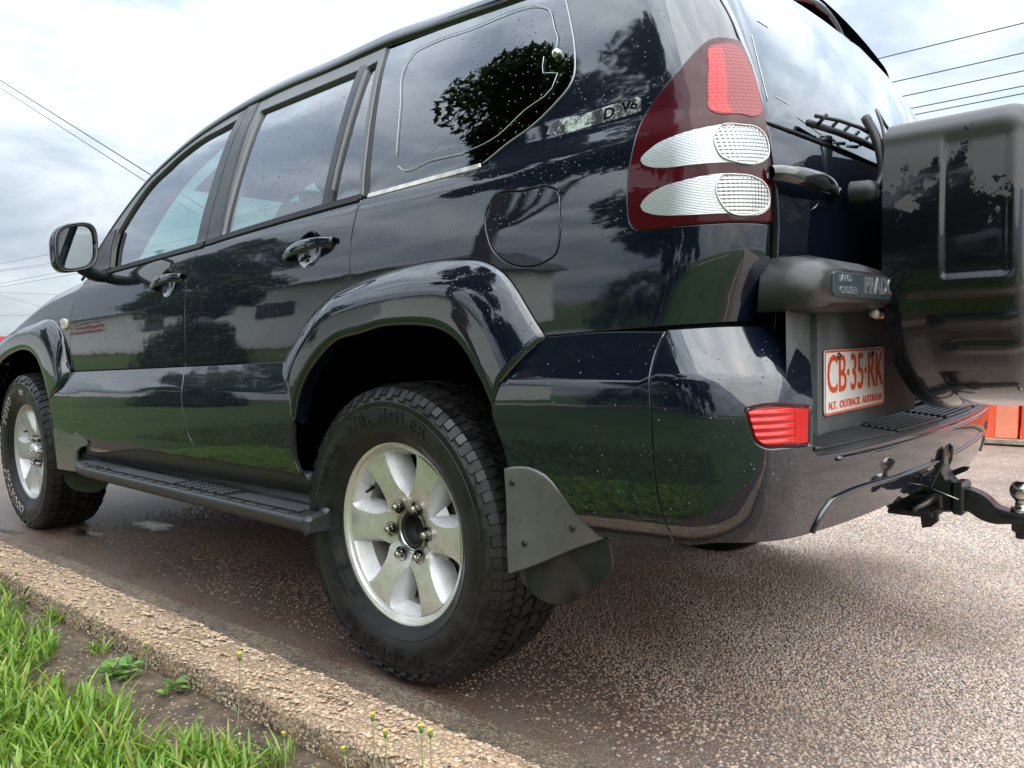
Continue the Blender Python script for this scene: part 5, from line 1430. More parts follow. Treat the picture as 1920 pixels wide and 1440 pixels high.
def lawn_mat():
    mt, t, b = new_mat('lawn_green')
    c = t.nodes.new('ShaderNodeTexCoord'); n = t.nodes.new('ShaderNodeTexNoise'); n.inputs['Scale'].default_value = 1.4; n.inputs['Detail'].default_value = 10; n.inputs['Roughness'].default_value = .7
    t.links.new(c.outputs['Object'], n.inputs['Vector'])
    r = t.nodes.new('ShaderNodeValToRGB'); el = r.color_ramp.elements
    el[0].position = .3; el[0].color = (.026, .060, .004, 1); el[1].position = .7; el[1].color = (.072, .13, .011, 1)
    t.links.new(n.outputs['Fac'], r.inputs['Fac']); t.links.new(r.outputs[0], b.inputs['Base Color']); b.inputs['Roughness'].default_value = .9
    n2 = t.nodes.new('ShaderNodeTexNoise'); n2.inputs['Scale'].default_value = 40; n2.inputs['Detail'].default_value = 6
    t.links.new(c.outputs['Object'], n2.inputs['Vector'])
    bu = t.nodes.new('ShaderNodeBump'); bu.inputs['Strength'].default_value = .8; bu.inputs['Distance'].default_value = .05
    t.links.new(n2.outputs['Fac'], bu.inputs['Height']); t.links.new(bu.outputs[0], b.inputs['Normal'])
    return mt
M['lawn'] = lawn_mat()
M['soil'] = P('damp_soil', (.10, .070, .046), .9, var=.6, vscale=22, bump=.9, bscale=90, bdist=.01)

def attr_mat(name, rough=.6, trans=0.0, spec=1.5, gain=1.0):
    mt, t, b = new_mat(name)
    a = t.nodes.new('ShaderNodeAttribute'); a.attribute_name = 'tint'
    t.links.new(a.outputs['Color'], b.inputs['Base Color']); b.inputs['Roughness'].default_value = rough; b.inputs['IOR'].default_value = spec
    if trans:
        o = t.nodes['Material Output']; tr = t.nodes.new('ShaderNodeBsdfTranslucent'); mx_ = t.nodes.new('ShaderNodeMixShader'); mx_.inputs[0].default_value = trans
        t.links.new(a.outputs['Color'], tr.inputs[0]); t.links.new(b.outputs[0], mx_.inputs[1]); t.links.new(tr.outputs[0], mx_.inputs[2]); t.links.new(mx_.outputs[0], o.inputs['Surface'])
    return mt
def bulk(name, V, F, colr, mat, parent=None, smooth=False):
    """many small pieces as one mesh: V (n,3), F (m,k) with constant k, colr per vertex"""
    F = np.asarray(F); me = bpy.data.meshes.new(name)
    me.vertices.add(len(V)); me.vertices.foreach_set('co', np.asarray(V, np.float32).ravel())
    k = F.shape[1]; me.loops.add(F.size); me.loops.foreach_set('vertex_index', F.astype(np.int32).ravel())
    me.polygons.add(len(F)); me.polygons.foreach_set('loop_start', np.arange(0, F.size, k, dtype=np.int32)); me.polygons.foreach_set('loop_total', np.full(len(F), k, np.int32))
    me.polygons.foreach_set('use_smooth', np.full(len(F), smooth, bool))
    me.update(calc_edges=True)
    at = me.color_attributes.new('tint', 'FLOAT_COLOR', 'POINT')
    at.data.foreach_set('color', np.c_[colr, np.ones(len(V))].astype(np.float32).ravel())
    me.materials.append(M[mat] if isinstance(mat, str) else mat)
    o = bpy.data.objects.new(name, me); col.objects.link(o)
    if parent: o.parent = parent
    return o
# ------------------------------------------------------------------ ground sheets
def sheet(name, xs, ys, z, mat, kind='structure'):
    V = [(x, y, z(x, y) if callable(z) else z) for x in xs for y in ys]; n = len(ys)
    F = [[i*n+j, (i+1)*n+j, (i+1)*n+j+1, i*n+j+1] for i in range(len(xs)-1) for j in range(n-1)]
    o = add(name, V, F, mat); o['kind'] = kind; return o
KR = lambda x: -1.128+.033*np.clip(x, -40, 20)
KG = lambda x: -1.290+.035*np.clip(x, -40, 20)
road = sheet('road', [-900, -60, -10, 0, 10, 60, 900], [-900, -60, -8, 0, 8, 60, 900], 0.0, 'road')
def strip_sheet(name, fa, fb, za, zb, x0, x1, mat, n=60):
    xs_ = np.linspace(x0, x1, n); V = []
    for x in xs_: V += [(x, fa(x), za), (x, fb(x), zb)]
    F = [[2*i, 2*i+1, 2*i+3, 2*i+2] for i in range(n-1)]
    F = [f[::-1] for f in F] if fa(0) < fb(0) else F
    o = add(name, V, F, mat); o['kind'] = 'structure'; return o
strip_sheet('gutter', lambda x: KR(x)+.005, lambda x: -.935+.035*np.clip(x, -40, 20), .012, .003, -40, 14, 'gutter', 200)
strip_sheet('lawn', lambda x: KG(x)+.02, lambda x: -90.0, .030, .45, -140, 90, 'lawn', 120)
strip_sheet('far_verge', lambda x: 7.5, lambda x: 60.0, .012, .25, -120, 90, 'lawn', 40)
strip_sheet('soil_bed', lambda x: KG(x)+.01, lambda x: KG(x)-.34+.03*math.sin(x*7), .036, .034, -30, 14, 'soil', 300)
# kerb
kx = np.r_[np.linspace(-40, -4, 40), np.arange(-3.9, 1.3, .02), np.linspace(1.4, 14, 20)]
def wob(x, y, s): return np.sin(x*s+y*3)*np.sin(x*s*1.7+1.3)+.6*np.sin(x*s*3.1+y*7)
prof_k = [(0, .0), (0, .050), (0, .080), (.012, .094), (.05, .099), (.10, .100), (.14, .098), (.153, .090), (.160, .075), (.161, .05), (.157, .015), (.155, -.02)]
rows = []
for d, z_ in prof_k:
    ch = .0035*wob(kx, d*40, 13)+.0025*wob(kx, d*90, 41)
    rows.append(np.stack([kx, KR(kx)-d*(KR(kx)-KG(kx))/.160+ch*(d > .12)*1.2, z_+ch*(z_ > .04)], 1))
kerb = grid('kerb', rows, 'kerb', None, flip=False); kerb['kind'] = 'structure'
# ------------------------------------------------------------------ loose chippings, real stones in the surface
oct_ = np.array([(1, 0, 0), (.3, .9, 0), (-.8, .6, .0), (-.9, -.5, 0), (.2, -1, 0), (0, 0, 1.0), (.1, .1, -.6)], float)
octF = np.array([[0, 1, 5], [1, 2, 5], [2, 3, 5], [3, 4, 5], [4, 0, 5]])
def stones(name, X, size, cols, flatz=.55, nor=None):
    n = len(X)
    sh = oct_[None]*(1+rng.uniform(-.28, .28, (n, 7, 3)))
    sh *= (size*rng.uniform(.6, 1.25, n))[:, None, None]; sh[:, :, 2] *= flatz
    # flatten tops a little differently
    a_ = rng.uniform(0, 2*np.pi, n); ca, sa = np.cos(a_)[:, None], np.sin(a_)[:, None]
    x, y = sh[:, :, 0]*ca-sh[:, :, 1]*sa, sh[:, :, 0]*sa+sh[:, :, 1]*ca
    sh = np.stack([x, y, sh[:, :, 2]], -1)
    tx, ty = rng.normal(0, .16, n)[:, None], rng.normal(0, .16, n)[:, None]
    sh[:, :, 2] += sh[:, :, 0]*tx+sh[:, :, 1]*ty
    if nor is not None:     # lay them on a wall facing -y
        sh = np.stack([sh[:, :, 0], -sh[:, :, 2], sh[:, :, 1]], -1)
    V = (X[:, None]+sh).reshape(-1, 3)
    F = (octF[None]+(np.arange(n)*7)[:, None, None]).reshape(-1, 3)
    C = np.repeat(cols, 7, 0)
    o = bulk(name, V, F, C, 'stone'); o['kind'] = 'stuff'; return o
M['stone'] = attr_mat('chipping_stone', .85, spec=1.35)
def palette(n, base, jit):
    b_ = np.array(base)[rng.integers(0, len(base), n)]
    return np.clip(b_*(1+rng.normal(0, jit, (n, 1)))+rng.normal(0, .012, (n, 3)), .01, .8)
g = .0088
gx, gy_ = np.meshgrid(np.arange(-2.7, 2.3, g), np.arange(-.86, 2.3, g*.9)); gx[1::2] += g/2
p = np.stack([gx.ravel(), gy_.ravel()], 1); p = p[((p[:, 0] > -.75) | (p[:, 1] < .6)) & ((p[:, 1] < 1.2) | (p[:, 0] > -.3))]; p += rng.normal(0, g*.22, p.shape)
nz = np.sin(p[:, 0]*3.1+1.2*np.sin(p[:, 1]*4.3))*np.sin(p[:, 1]*3.7+np.sin(p[:, 0]*2.9))+.5*np.sin(p[:, 0]*9+p[:, 1]*7)*np.sin(p[:, 1]*8)
silt = np.clip((-.40-p[:, 1]-.05*nz)/.4, 0, 1)          # chippings vanish under silt near the gutter
keep = (rng.uniform(0, 1, len(p)) > silt*.85) & (rng.uniform(0, 1, len(p)) > np.clip((p[:, 1]-1.1-.25*nz)/1.1, 0, 1)) & (rng.uniform(0, 1, len(p)) > np.clip((p[:, 0]-1.7)/.6, 0, 1)) & ((p[:, 0] > -.6) | (rng.uniform(0, 1, len(p)) > np.clip((p[:, 1]+.35-.15*nz)/.9, 0, 1))) & (rng.uniform(0, 1, len(p)) > np.clip((-1.5-p[:, 0])/1.2, 0, 1))
p = p[keep]; nz = nz[keep]
dark_mask = np.clip((1.0-p[:, 0]-.2*nz)/.75, 0, 1)*np.clip((1.0-p[:, 1]-.2*nz)/.5, 0, 1)  # chippings get a darker, browner colour under and beside the car
cs_ = palette(len(p), [(.60, .475, .385), (.56, .445, .37), (.64, .515, .425), (.50, .40, .34), (.47, .43, .40), (.59, .445, .35), (.44, .36, .31)], .12)
cs_ *= (1+.10*np.clip(nz, -1.2, 1))[:, None]
cs_ *= 1-dark_mask[:, None]*np.array([.48, .55, .60])
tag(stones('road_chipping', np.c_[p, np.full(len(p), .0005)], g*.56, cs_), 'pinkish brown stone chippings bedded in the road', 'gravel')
# stones showing in the kerb: top and lawn-side face
g = .0085
n_ = int(3.7*.16/(g*g)*1.25)
x_ = rng.uniform(-2.7, 1.0, n_); t_ = rng.uniform(.02, .97, n_)
d_ = t_*.160
zk = np.interp(d_, [0, .012, .05, .10, .14, .153, .160], [.080, .094, .099, .100, .098, .090, .075])+.0035*wob(x_, d_*40, 13)+.0025*wob(x_, d_*90, 41)
tag(stones('kerb_pebble', np.stack([x_, KR(x_)+(KG(x_)-KR(x_))*t_, zk-.0006], 1), g*.60, palette(n_, [(.54, .39, .26), (.50, .36, .235), (.58, .45, .31), (.46, .34, .23), (.54, .36, .22), (.44, .36, .28)], .10), .22), 'tan pebbles showing in the top of the kerb', 'pebbles')
n_ = int(3.7*.075/(g*g)*.9)
x_ = rng.uniform(-2.7, 1.0, n_); z_ = rng.uniform(.032, .092, n_)
cc = palette(n_, [(.42, .33, .235), (.35, .28, .195), (.50, .40, .29), (.31, .25, .175)], .2)*(.62+.38*rng.uniform(0, 1, n_)**.7)[:, None]
tag(stones('kerb_pebble', np.stack([x_, KG(x_)-.0015+0*x_, z_], 1), g*.60, cc, .6, nor=True), 'grimy pebbles in the lawn-side face of the kerb', 'pebbles')
n_ = 2600
x_ = rng.uniform(-2.6, 1.0, n_); y_ = KG(x_)-rng.uniform(.01, .17, n_)
tag(stones('soil_pebble', np.stack([x_, y_, np.full(n_, .0355)], 1), .0036, palette(n_, [(.20, .14, .10), (.26, .19, .13), (.13, .09, .07), (.32, .25, .18)], .3)), 'loose grit on the soil strip behind the kerb', 'grit')
# puddles
def puddle_mat():
    mt, t, b = new_mat('wet_sheen')
    b.inputs['Base Color'].default_value = (.030, .022, .016, 1); b.inputs['Roughness'].default_value = .12; b.inputs['IOR'].default_value = 1.33
    c = t.nodes.new('ShaderNodeTexCoord'); n2 = t.nodes.new('ShaderNodeTexNoise'); n2.inputs['Scale'].default_value = 11; n2.inputs['Detail'].default_value = 8
    t.links.new(c.outputs['Object'], n2.inputs['Vector'])
    g_ = t.nodes.new('ShaderNodeAttribute'); g_.attribute_name = 'tint'      # water depth: falls to nothing at the rim
    ad = t.nodes.new('ShaderNodeMath'); ad.operation = 'ADD'; t.links.new(n2.outputs['Fac'], ad.inputs[0]); t.links.new(g_.outputs['Fac'], ad.inputs[1])
    r = t.nodes.new('ShaderNodeMapRange'); r.inputs['From Min'].default_value = .72; r.inputs['From Max'].default_value = 1.35; t.links.new(ad.outputs[0], r.inputs['Value'])
    t.links.new(r.outputs[0], b.inputs['Alpha'])
    v = t.nodes.new('ShaderNodeTexVoronoi'); v.inputs['Scale'].default_value = 120; t.links.new(c.outputs['Object'], v.inputs['Vector'])
    bu = t.nodes.new('ShaderNodeBump'); bu.inputs['Strength'].default_value = .9; bu.inputs['Distance'].default_value = .004; t.links.new(v.outputs['Distance'], bu.inputs['Height']); t.links.new(bu.outputs[0], b.inputs['Normal'])
    return mt
M['puddle'] = puddle_mat()
def puddle(cx, cy, rx, ry, seed, label):
    r2 = np.random.default_rng(seed); a_ = np.linspace(0, 2*np.pi, 48, endpoint=False)
    f = 1+sum(r2.uniform(.05, .2)*np.sin(k*a_+r2.uniform(0, 6)) for k in (2, 3, 5, 7))
    V = [(cx, cy, .0075)]; C = [(1, 1, 1)]; F = []
    for k, q_ in enumerate((.35, .7, 1.0)):
        V += [(cx+rx*q*q_*math.cos(b_), cy+ry*q*q_*math.sin(b_), .0075) for q, b_ in zip(f, a_)]; C += [((1-q_),)*3]*48
    F = [[0, 1+i, 1+(i+1) % 48] for i in range(48)]
    for k in range(2): 
        for i in range(48):
            a0, a1 = 1+k*48+i, 1+k*48+(i+1) % 48; F += [[a0, a0+48, a1+48], [a0, a1+48, a1]]
    o = bulk('puddle', np.array(V), np.array(F), np.array(C), 'puddle'); o['kind'] = 'structure'
puddle(-2.86, -1.00, .26, .045, 1, ''); puddle(-2.42, -.78, .18, .07, 2, ''); puddle(-2.30, -.52, .22, .10, 3, ''); 
# ------------------------------------------------------------------ grass
M['blade'] = attr_mat('grass_blade', .42, trans=.35)
def blades(name, X, hmin, hmax, w, cols, lean=.55):
    n = len(X); h = rng.uniform(hmin, hmax, n); az = rng.uniform(0, 2*np.pi, n); d = np.stack([np.cos(az), np.sin(az), 0*az], 1); s = np.stack([-np.sin(az), np.cos(az), 0*az], 1)
    bend = rng.uniform(.25, 1.0, n)*lean*2
    segs = []
    ww = w*rng.uniform(.7, 1.3, n)
    for t_, wf_ in ((0, .55), (.3, 1.0), (.62, .85), (.85, .5), (1.0, .04)):
        c_ = X+d*(h*bend*t_**1.7*.8)[:, None]+np.array([0, 0, 1.0])*(h*(t_-.32*bend*t_**2.2))[:, None]
        segs += [c_-s*(ww*wf_)[:, None]/2, c_+s*(ww*wf_)[:, None]/2]
    V = np.stack(segs, 1).reshape(-1, 3); k = 10
    f0 = np.array([[0, 1, 3, 2], [2, 3, 5, 4], [4, 5, 7, 6], [6, 7, 9, 8]])
    F = (f0[None]+(np.arange(n)*k)[:, None, None]).reshape(-1, 4)
    C = np.repeat(cols, k, 0)
    o = bulk(name, V, F, C, 'blade', smooth=True); return o
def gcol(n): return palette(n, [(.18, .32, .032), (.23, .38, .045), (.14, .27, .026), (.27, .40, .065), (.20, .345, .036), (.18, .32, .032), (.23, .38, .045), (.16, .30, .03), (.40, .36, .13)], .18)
n_ = 26000
X = np.stack([rng.uniform(-2.9, .95, n_), rng.uniform(-2.15, -1.34, n_), np.full(n_, .032)], 1)
ed = -1.435+.06*np.sin(X[:, 0]*5+1)+.04*np.sin(X[:, 0]*13)-.03*(X[:, 0] > -.2)
dn = np.clip((ed-X[:, 1])/.07, 0, 1)
k = rng.uniform(0, 1, n_) < dn**1.2
X = X[k]
gr = blades('grass', X, .035, .105, .0066, gcol(len(X))); gr['kind'] = 'stuff'
tag(gr, 'lush bright green grass blades beside the kerb', 'grass')
n_ = 9000
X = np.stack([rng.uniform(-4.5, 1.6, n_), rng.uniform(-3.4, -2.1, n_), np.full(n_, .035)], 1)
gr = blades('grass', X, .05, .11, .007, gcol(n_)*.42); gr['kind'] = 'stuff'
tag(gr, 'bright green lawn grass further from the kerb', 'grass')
# single tufts and weeds in the soil strip
def tuft(x, y, n, h, label):
    X = np.stack([x+rng.normal(0, .018, n), y+rng.normal(0, .015, n), np.full(n, .035)], 1)
    o = blades('grass_tuft', X, h*.5, h, .004, gcol(n), .7); tag(o, label, 'grass tuft', 'grass tufts in the soil strip')
for x_, y_, n_, h_ in ((-1.08, -1.345, 60, .075), (-.72, -1.36, 30, .06), (.18, -1.36, 40, .07), (.30, -1.40, 40, .075), (.52, -1.37, 30, .06), (-1.55, -1.35, 40, .07)):
    tuft(x_, y_, n_, h_, {-1.08: 'bushy tuft of grass on the bare soil upslope of the clover-leaved weed', -.72: 'thin tuft of grass just beyond the clover-leaved weed', .18: 'grass tuft by the foot of the tallest yellow flower', .30: 'grass tuft between the tallest flower and the flower cluster', .52: 'grass tuft among the cluster of yellow flower stems', -1.55: 'grass tuft on the soil by the first yellow flower'}[x_])
M['leaf'] = attr_mat('weed_leaf', .45, trans=.3)
def weed(x, y, n, r_, label):
    V = []; F = []; C = []
    for k in range(n):
        az = rng.uniform(0, 2*np.pi); d = r_*rng.uniform(.15, 1.0); l = rng.uniform(.010, .019); w = l*.62
        z = .042+rng.uniform(0, .035)*(1-d/r_*.6)
        cx, cy = x+d*math.cos(az), y+d*math.sin(az); a2 = az+rng.normal(0, .6); dx, dy = math.cos(a2), math.sin(a2); tl = rng.uniform(-.3, .5)
        b = len(V)
        for u, v_ in ((-1, 0), (-.4, .8), (.3, .9), (1, 0), (.3, -.9), (-.4, -.8), (0, 0)):
            V.append((cx+dx*l*u-dy*w*v_, cy+dy*l*u+dx*w*v_, z+tl*l*u+.004*abs(v_)))
        F += [[b+6, b+i, b+(i+1) % 6] for i in range(6)]
        c_ = palette(1, [(.15, .30, .05), (.20, .36, .06), (.11, .24, .045)], .15)[0]; C += [c_]*7
    root = bulk('weed', np.array(V), np.array(F), np.array(C), 'leaf', smooth=True)
    tag(root, label, 'weed')
    for k in range(5):
        az = rng.uniform(0, 2*np.pi); V, F = tube_data([(x, y, .034), (x+.3*r_*math.cos(az), y+.3*r_*math.sin(az), .045), (x+.7*r_*math.cos(az), y+.7*r_*math.sin(az), .05)], .0012, 5)
        add('stem', V, F, M.setdefault('stem', P('green_stem', (.12, .22, .05), .5)), root)
weed(-.52, -1.385, 46, .065, 'low clover-leaved weed on bare soil where the grass thins')
weed(-.30, -1.335, 14, .035, 'tiny sprig of weed growing against the kerb face')
weed(.46, -1.385, 12, .035, 'broad-leaved seedling at the foot of the kerb by the flower stems')
def flower(x, y, h, lean, head, label):
    V, F = tube_data(catmull([(x, y, .03), (x+lean*.35, y+.004, .03+h*.5), (x+lean, y+.002, .03+h)], .01), .0013, 6)
    root = add('flower', V, F, M.setdefault('flower_stem', P('pale_green_stem', (.30, .38, .16), .5)))
    tag(root, label, 'flower', 'yellow flower stems at the kerb')
    top = np.array([x+lean, y+.002, .03+h])
    V, F = turned([(.0008, -.006), (.0035, -.003), (.0045, .003), (.004, .006), (.001, .007)], 0, 0, 10); add('calyx', V*head+top, F, M['stem'] if 'stem' in M else 'lawn', root)
    V = []; F = []
    for k in range(16):
        a_ = 2*np.pi*k/16+rng.uniform(-.1, .1); l = .0055*head*rng.uniform(.7, 1.1); b = len(V)
        V += [(0, 0, .006*head), (l*math.cos(a_-.16), l*math.sin(a_-.16), .0105*head), (l*1.15*math.cos(a_), l*1.15*math.sin(a_), .0115*head), (l*math.cos(a_+.16), l*math.sin(a_+.16), .0105*head)]
        F.append([b, b+1, b+2, b+3])
    add('petal', np.array(V)+top, F, M.setdefault('yellow', P('flower_yellow', (.85, .55, .02), .6)), root)
for i, (x_, h_, l_, hd, y_) in enumerate(((-.02, .165, .02, 1.1, -1.335), (-.48, .075, .012, 1.1, -1.335), (.436, .165, .002, .9, -1.325), (.475, .15, .004, .9, -1.33), (.565, .185, .002, .9, -1.325), (.578, .18, .006, .9, -1.32), (-1.40, .10, .005, 1.1, -1.36), (.41, .105, -.012, .9, -1.36), (.22, .08, .0, .8, -1.37))):
    flower(x_, y_, h_, l_, hd, ('tall lone flower stem with a yellow head before the middle of the kerb', 'short yellow flower beside the clover-leaved weed', 'tall thin flower stem at the start of the cluster', 'shorter yellow flower second in the cluster', 'taller of the twin yellow flower stems', 'close twin of the tall yellow flower, leaning away', 'yellow flower rising from the grass by the soil edge', 'low yellow flower leaning over the broad-leaved seedling', 'small budding stem between the lone flower and the cluster')[i])
# ------------------------------------------------------------------ barriers across the road
M['orange'] = P('faded_orange_plastic', (.80, .10, .035), .45, var=.12, vscale=4)
M['orange_pale'] = P('sun_bleached_orange_plastic', (.76, .24, .13), .6, var=.1, vscale=5)
M['timber'] = P('weathered_timber', (.34, .30, .22), .8, var=.3, vscale=18)
M['brick'] = P('dark_brick', (.16, .075, .05), .85, var=.4, vscale=14)
for i, (x0, x1) in enumerate(((-.95, .386), (.402, 1.70), (1.72, 3.0), (-2.32, -.97))):
    b0 = prism('water_barrier', [(4.64, .052), (5.04, .052), (5.02, .16), (4.94, .55), (4.92, .88), (4.76, .88), (4.74, .55), (4.665, .16)], 'yz', x0, x1, 'orange', None, .012)
    tag(b0, ('orange plastic water barrier with a bleached panel, behind the tow bar', 'orange plastic water barrier standing right of the bleached one', 'orange plastic water barrier at the far right of the row', 'orange plastic water barrier hidden behind the bumper')[i], 'barrier', 'orange barriers across the road')
    if i == 0:
        prism('bleached_panel', [(4.636, .058), (4.66, .058), (4.66, .16), (4.742, .55), (4.738, .55), (4.661, .163)], 'yz', .243, .384, 'orange_pale', b0, .001)
    else:
        box('forklift_slot', (x0+.06, 4.628, .07), (x0+.34, 4.68, .135), 'brick', b0, .004)
    tb = box('timber_sleeper', (x0-.01, 4.60, .014), (x1+.008, 5.0, .0515), 'timber', None, .004)
    tag(tb, ('weathered timber sleeper under the bleached orange barrier', 'weathered timber sleeper under the right-hand orange barrier', 'weathered timber sleeper under the far right orange barrier', 'weathered timber sleeper under the hidden orange barrier')[i], 'sleeper', 'timber sleepers under the barriers')
    bb_ = box('bearer', (x0+.02, 4.62, .0), (x1-.03, 4.98, .0135), 'brick', tb, .002)
# ------------------------------------------------------------------ overhead wires
M['wire'] = P('wire_grey', (.10, .10, .10), .6)
def wire(pts, r_, label, grp):
    tag(tube('power_line', catmull(pts, 1.2), r_, 'wire', None, n=6), label, 'power line', grp)
for i, (zr, zl, zl2) in enumerate(((6.41, 7.14, 6.87), (5.88, 6.72, 6.30), (5.56, 5.82, 5.70), (5.29, 5.57, 5.44), (5.155, 6.63, 6.15))):
    pts = [(-140, 15, zl+3.2), (-100, 15, zl+1.2), (-61.4, 15, zl), (-50, 15, zl2), (-30, 15, (zl2+zr)/2-.2), (-15, 15, zr-.05), (-4, 15, zr), (-1.3, 15, zr), (12, 15, zr+.1), (40, 15, zr+1.0)]
    wire(pts, .011, ('topmost of the level power lines above the spare wheel cover', 'second highest of the level power lines behind the car', 'third of the level power lines, just over the tailgate glass', 'fourth level power line, passing behind the top of the spare cover', 'lowest level power line, half hidden by the spare cover')[i], 'parallel power lines across the road')
for i, pts in enumerate(([(-61.7, 15, 5.195), (-53.2, 15, 4.592), (-40, 15, 3.7)], [(-61.7, 15, 5.031), (-56, 15, 4.165), (-50, 15, 3.3)], [(-75, 15, 4.1), (-61.98, 15, 3.635), (-58, 15, 3.472), (-30, 15, 3.2)])):
    wire(pts, .010, ('upper of the two sloping service cables beyond the bonnet', 'lower of the two sloping service cables beyond the bonnet', 'nearly level service cable just above the bonnet line')[i], 'service cables beyond the bonnet')
def along(d_, k): return tuple(np.array([1.5431, -2.156, .8464])+np.array(d_)*k)
for lab, (d0, d1) in enumerate((((-.9247, .2612, .2774), (-.8973, .3942, .1988)), ((-.9265, .2616, .2702), (-.9013, .3879, .1926)))):
    a, b_ = np.array(along(d0, 62)), np.array(along(d1, 40))
    wire([tuple(a-(b_-a)*.5), tuple(a), tuple((a+b_)/2), tuple(b_), tuple(b_+(b_-a)*.25)], (.030, .021)[lab], ('thicker overhead cable slanting down behind the windscreen pillar', 'thinner overhead cable slanting just under the thicker one')[lab], 'slanting overhead cables')
# ------------------------------------------------------------------ trees, bush, buildings (opposite the car; they show in its paint and glass)
M['bark'] = P('bark', (.10, .075, .055), .9, var=.4, vscale=9, bump=.6, bscale=30, bdist=.02)
M['foliage'] = attr_mat('tree_leaf', .5, trans=.25)
def tree(name, x, y, h, r_, zc, n, label, base=(.035, .075, .016), trunk=.16, squash=.8, leaf=.11, seed=1):
    r2 = np.random.default_rng(seed)
    root = empty(name, (x, y, 0)); tag(root, label, 'tree', None)
    parts = [tube_data(catmull([(0, 0, 0), (.05*h*.1, .03, h*.18), (-.06, .05, h*.36), (.02, 0, zc)], .15), np.linspace(trunk, trunk*.45, len(catmull([(0, 0, 0), (.05*h*.1, .03, h*.18), (-.06, .05, h*.36), (.02, 0, zc)], .15))), 9)]
    cl = []
    for k in range(26):
        a_ = r2.uniform(0, 2*np.pi); u = r2.uniform(-1, 1); q = r2.uniform(.45, 1.0)
        d = np.array([math.cos(a_)*math.sqrt(1-u*u), math.sin(a_)*math.sqrt(1-u*u), u*squash])*r_*q
        c_ = np.array([0, 0, zc])+d; cl.append((c_, r_*r2.uniform(.20, .38)))
        if k < 12:
            s0 = np.array([0, 0, zc*r2.uniform(.45, .9)])
            parts.append(tube_data([s0, (s0+c_)/2+[0, 0, .12*r_], c_], [trunk*.35, trunk*.22, .015], 6))
    V, F = merge(parts); add('trunk', V, F, 'bark', root)
    per = n//len(cl); V = []; C = []
    for c_, rr_ in cl:
        d = r2.normal(0, 1, (per, 3)); d /= np.linalg.norm(d, axis=1)[:, None]; d *= (r2.uniform(0, 1, per)**.45*rr_)[:, None]*[1, 1, .75]
        ctr = c_+d; ax = r2.normal(0, 1, (per, 3)); ax /= np.linalg.norm(ax, axis=1)[:, None]; b_ = np.cross(ax, r2.normal(0, 1, (per, 3))); b_ /= np.linalg.norm(b_, axis=1)[:, None]
        l = leaf*r2.uniform(.6, 1.3, per)[:, None]
        V.append(np.stack([ctr-ax*l, ctr+b_*l*.45, ctr+ax*l, ctr-b_*l*.45], 1))
        cc = np.clip(np.array(base)*(1+r2.normal(0, .3, (per, 1)))*r2.uniform(.7, 1.4), .006, .3); C.append(np.repeat(cc, 4, 0))
    V = np.vstack(V).reshape(-1, 3); F = np.arange(len(V)).reshape(-1, 4)
    bulk('crown', V, F, np.vstack(C), 'foliage', root)
    return root
tree('leafy_tree', -12.2, -6.3, 4.2, 1.5, 2.75, 6000, 'small leafy tree with a forked trunk standing over a clipped bush', seed=3, trunk=.11)
tree('broad_tree', -3.1, -4.7, 8.5, 2.5, 5.6, 32000, 'tall dark broad-crowned tree standing on the lawn', seed=5, trunk=.16, leaf=.085)
tree('dark_tree', -1.6, -11.6, 8.0, 3.2, 4.3, 14000, 'dark dense tree with a low crown at the lawn edge', seed=8, trunk=.22, squash=1.0, leaf=.15)
tree('roadside_tree', -17.5, -8.6, 8.0, 2.6, 5.6, 8000, 'open roadside tree between the lawn and the pale building', seed=11, trunk=.16, leaf=.14)
tree('shade_tree', 3.4, -13.0, 7.0, 3.2, 3.8, 12000, 'wide shade tree on the lawn behind the camera side', seed=14, trunk=.2, squash=1.0, leaf=.15)
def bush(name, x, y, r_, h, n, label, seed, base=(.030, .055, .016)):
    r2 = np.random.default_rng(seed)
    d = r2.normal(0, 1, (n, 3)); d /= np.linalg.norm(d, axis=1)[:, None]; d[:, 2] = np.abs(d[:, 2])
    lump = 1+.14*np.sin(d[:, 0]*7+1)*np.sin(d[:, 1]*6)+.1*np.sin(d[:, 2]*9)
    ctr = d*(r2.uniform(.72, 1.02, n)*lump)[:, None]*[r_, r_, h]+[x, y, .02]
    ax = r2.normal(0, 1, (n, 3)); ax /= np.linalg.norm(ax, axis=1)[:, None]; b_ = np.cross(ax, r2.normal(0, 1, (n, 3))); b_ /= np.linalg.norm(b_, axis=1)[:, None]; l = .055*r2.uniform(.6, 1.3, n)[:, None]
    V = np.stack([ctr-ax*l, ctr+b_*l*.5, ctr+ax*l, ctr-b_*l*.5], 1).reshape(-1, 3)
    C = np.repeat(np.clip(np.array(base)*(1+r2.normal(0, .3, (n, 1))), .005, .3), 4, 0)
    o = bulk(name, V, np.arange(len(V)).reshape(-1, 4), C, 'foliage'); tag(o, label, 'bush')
bush('clipped_bush', -11.6, -6.0, .95, 1.25, 7000, 'rounded clipped bush under the small leafy tree', 21)
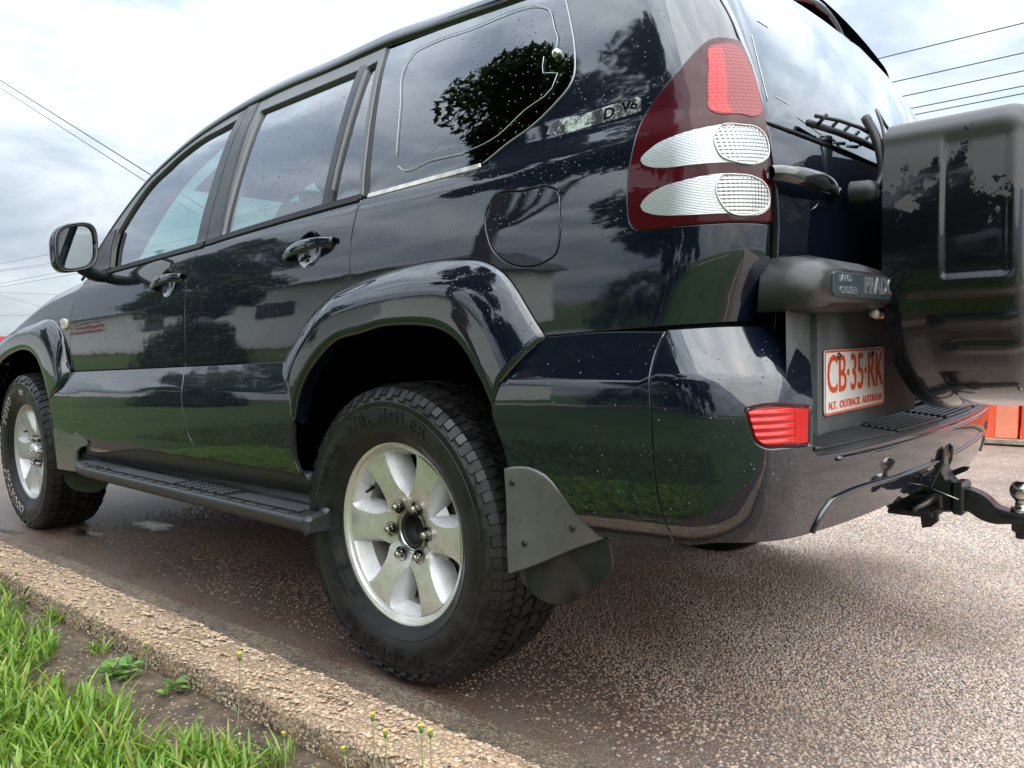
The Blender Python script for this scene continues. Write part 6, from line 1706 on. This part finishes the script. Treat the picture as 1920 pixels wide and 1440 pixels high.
for i in range(4):
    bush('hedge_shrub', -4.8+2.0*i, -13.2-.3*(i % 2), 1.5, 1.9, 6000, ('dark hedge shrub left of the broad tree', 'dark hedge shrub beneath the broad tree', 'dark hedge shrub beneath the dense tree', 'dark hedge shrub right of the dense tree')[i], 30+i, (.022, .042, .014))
# pale warehouse across the lawn
M['wall_pale'] = P('pale_render', (.80, .80, .78), .8, var=.08, vscale=1.2)
M['roof_grey'] = P('roof_sheet', (.22, .23, .24), .5, var=.1)
M['window_dark'] = P('dark_window', (.02, .025, .03), .08)
M['red_paint'] = P('red_sign_paint', (.55, .05, .05), .5)
wh = empty('pale_warehouse', (-40, -13, 0)); tag(wh, 'long pale rendered warehouse with a grey roof across the lawn', 'building')
def local(o, root):
    o.parent = root; o.matrix_parent_inverse = Matrix.Translation(-Vector(root.location)); return o
local(box('wall', (-62, -24, 0), (-15, -13, 3.9), 'wall_pale', None, .02), wh)
local(prism('roof', [(-24.6, 3.9), (-12.4, 3.9), (-12.4, 4.05), (-18.5, 5.2), (-24.6, 4.05)], 'yz', -62.6, -14.4, 'roof_grey', None, .01), wh)
for i in range(5):
    x0 = -31+i*3.2
    if i in (0, 3): w_ = local(box('window', (x0, -12.99, 1.7), (x0+2.3, -12.93, 2.7), 'window_dark', None, .01), wh)
local(box('roller_door', (-27.4, -12.99, 0.05), (-24.4, -12.93, 3.0), 'roof_grey', None, .01), wh)
for z_ in (2.2, 2.6, 3.0): local(box('sign_stripe', (-40, -12.99, z_), (-35.5, -12.94, z_+.18), 'red_paint', None, .005), wh)
path = strip_sheet('footpath', lambda x: -11.2, lambda x: -12.8, .115, .125, -90, 30, M.setdefault('path', P('footpath_concrete', (.38, .33, .28), .85, var=.15)), 20)
# far shop at the end of the road
sh = empty('far_shop', (-103, 28, 0)); tag(sh, 'distant white shop with a red fascia at the end of the road', 'building')
local(box('wall', (-112, 19, 0), (-100, 44, 2.32), M.setdefault('shop_white', P('shop_white', (.78, .78, .76), .7)), None, .02), sh)
local(box('fascia', (-112.4, 18.6, 2.32), (-99.6, 44.4, 2.97), 'red_paint', None, .02), sh)
local(box('shop_sign', (-99.99, 25.15, 1.55), (-99.93, 25.55, 2.1), 'red_paint', None, .01), sh)
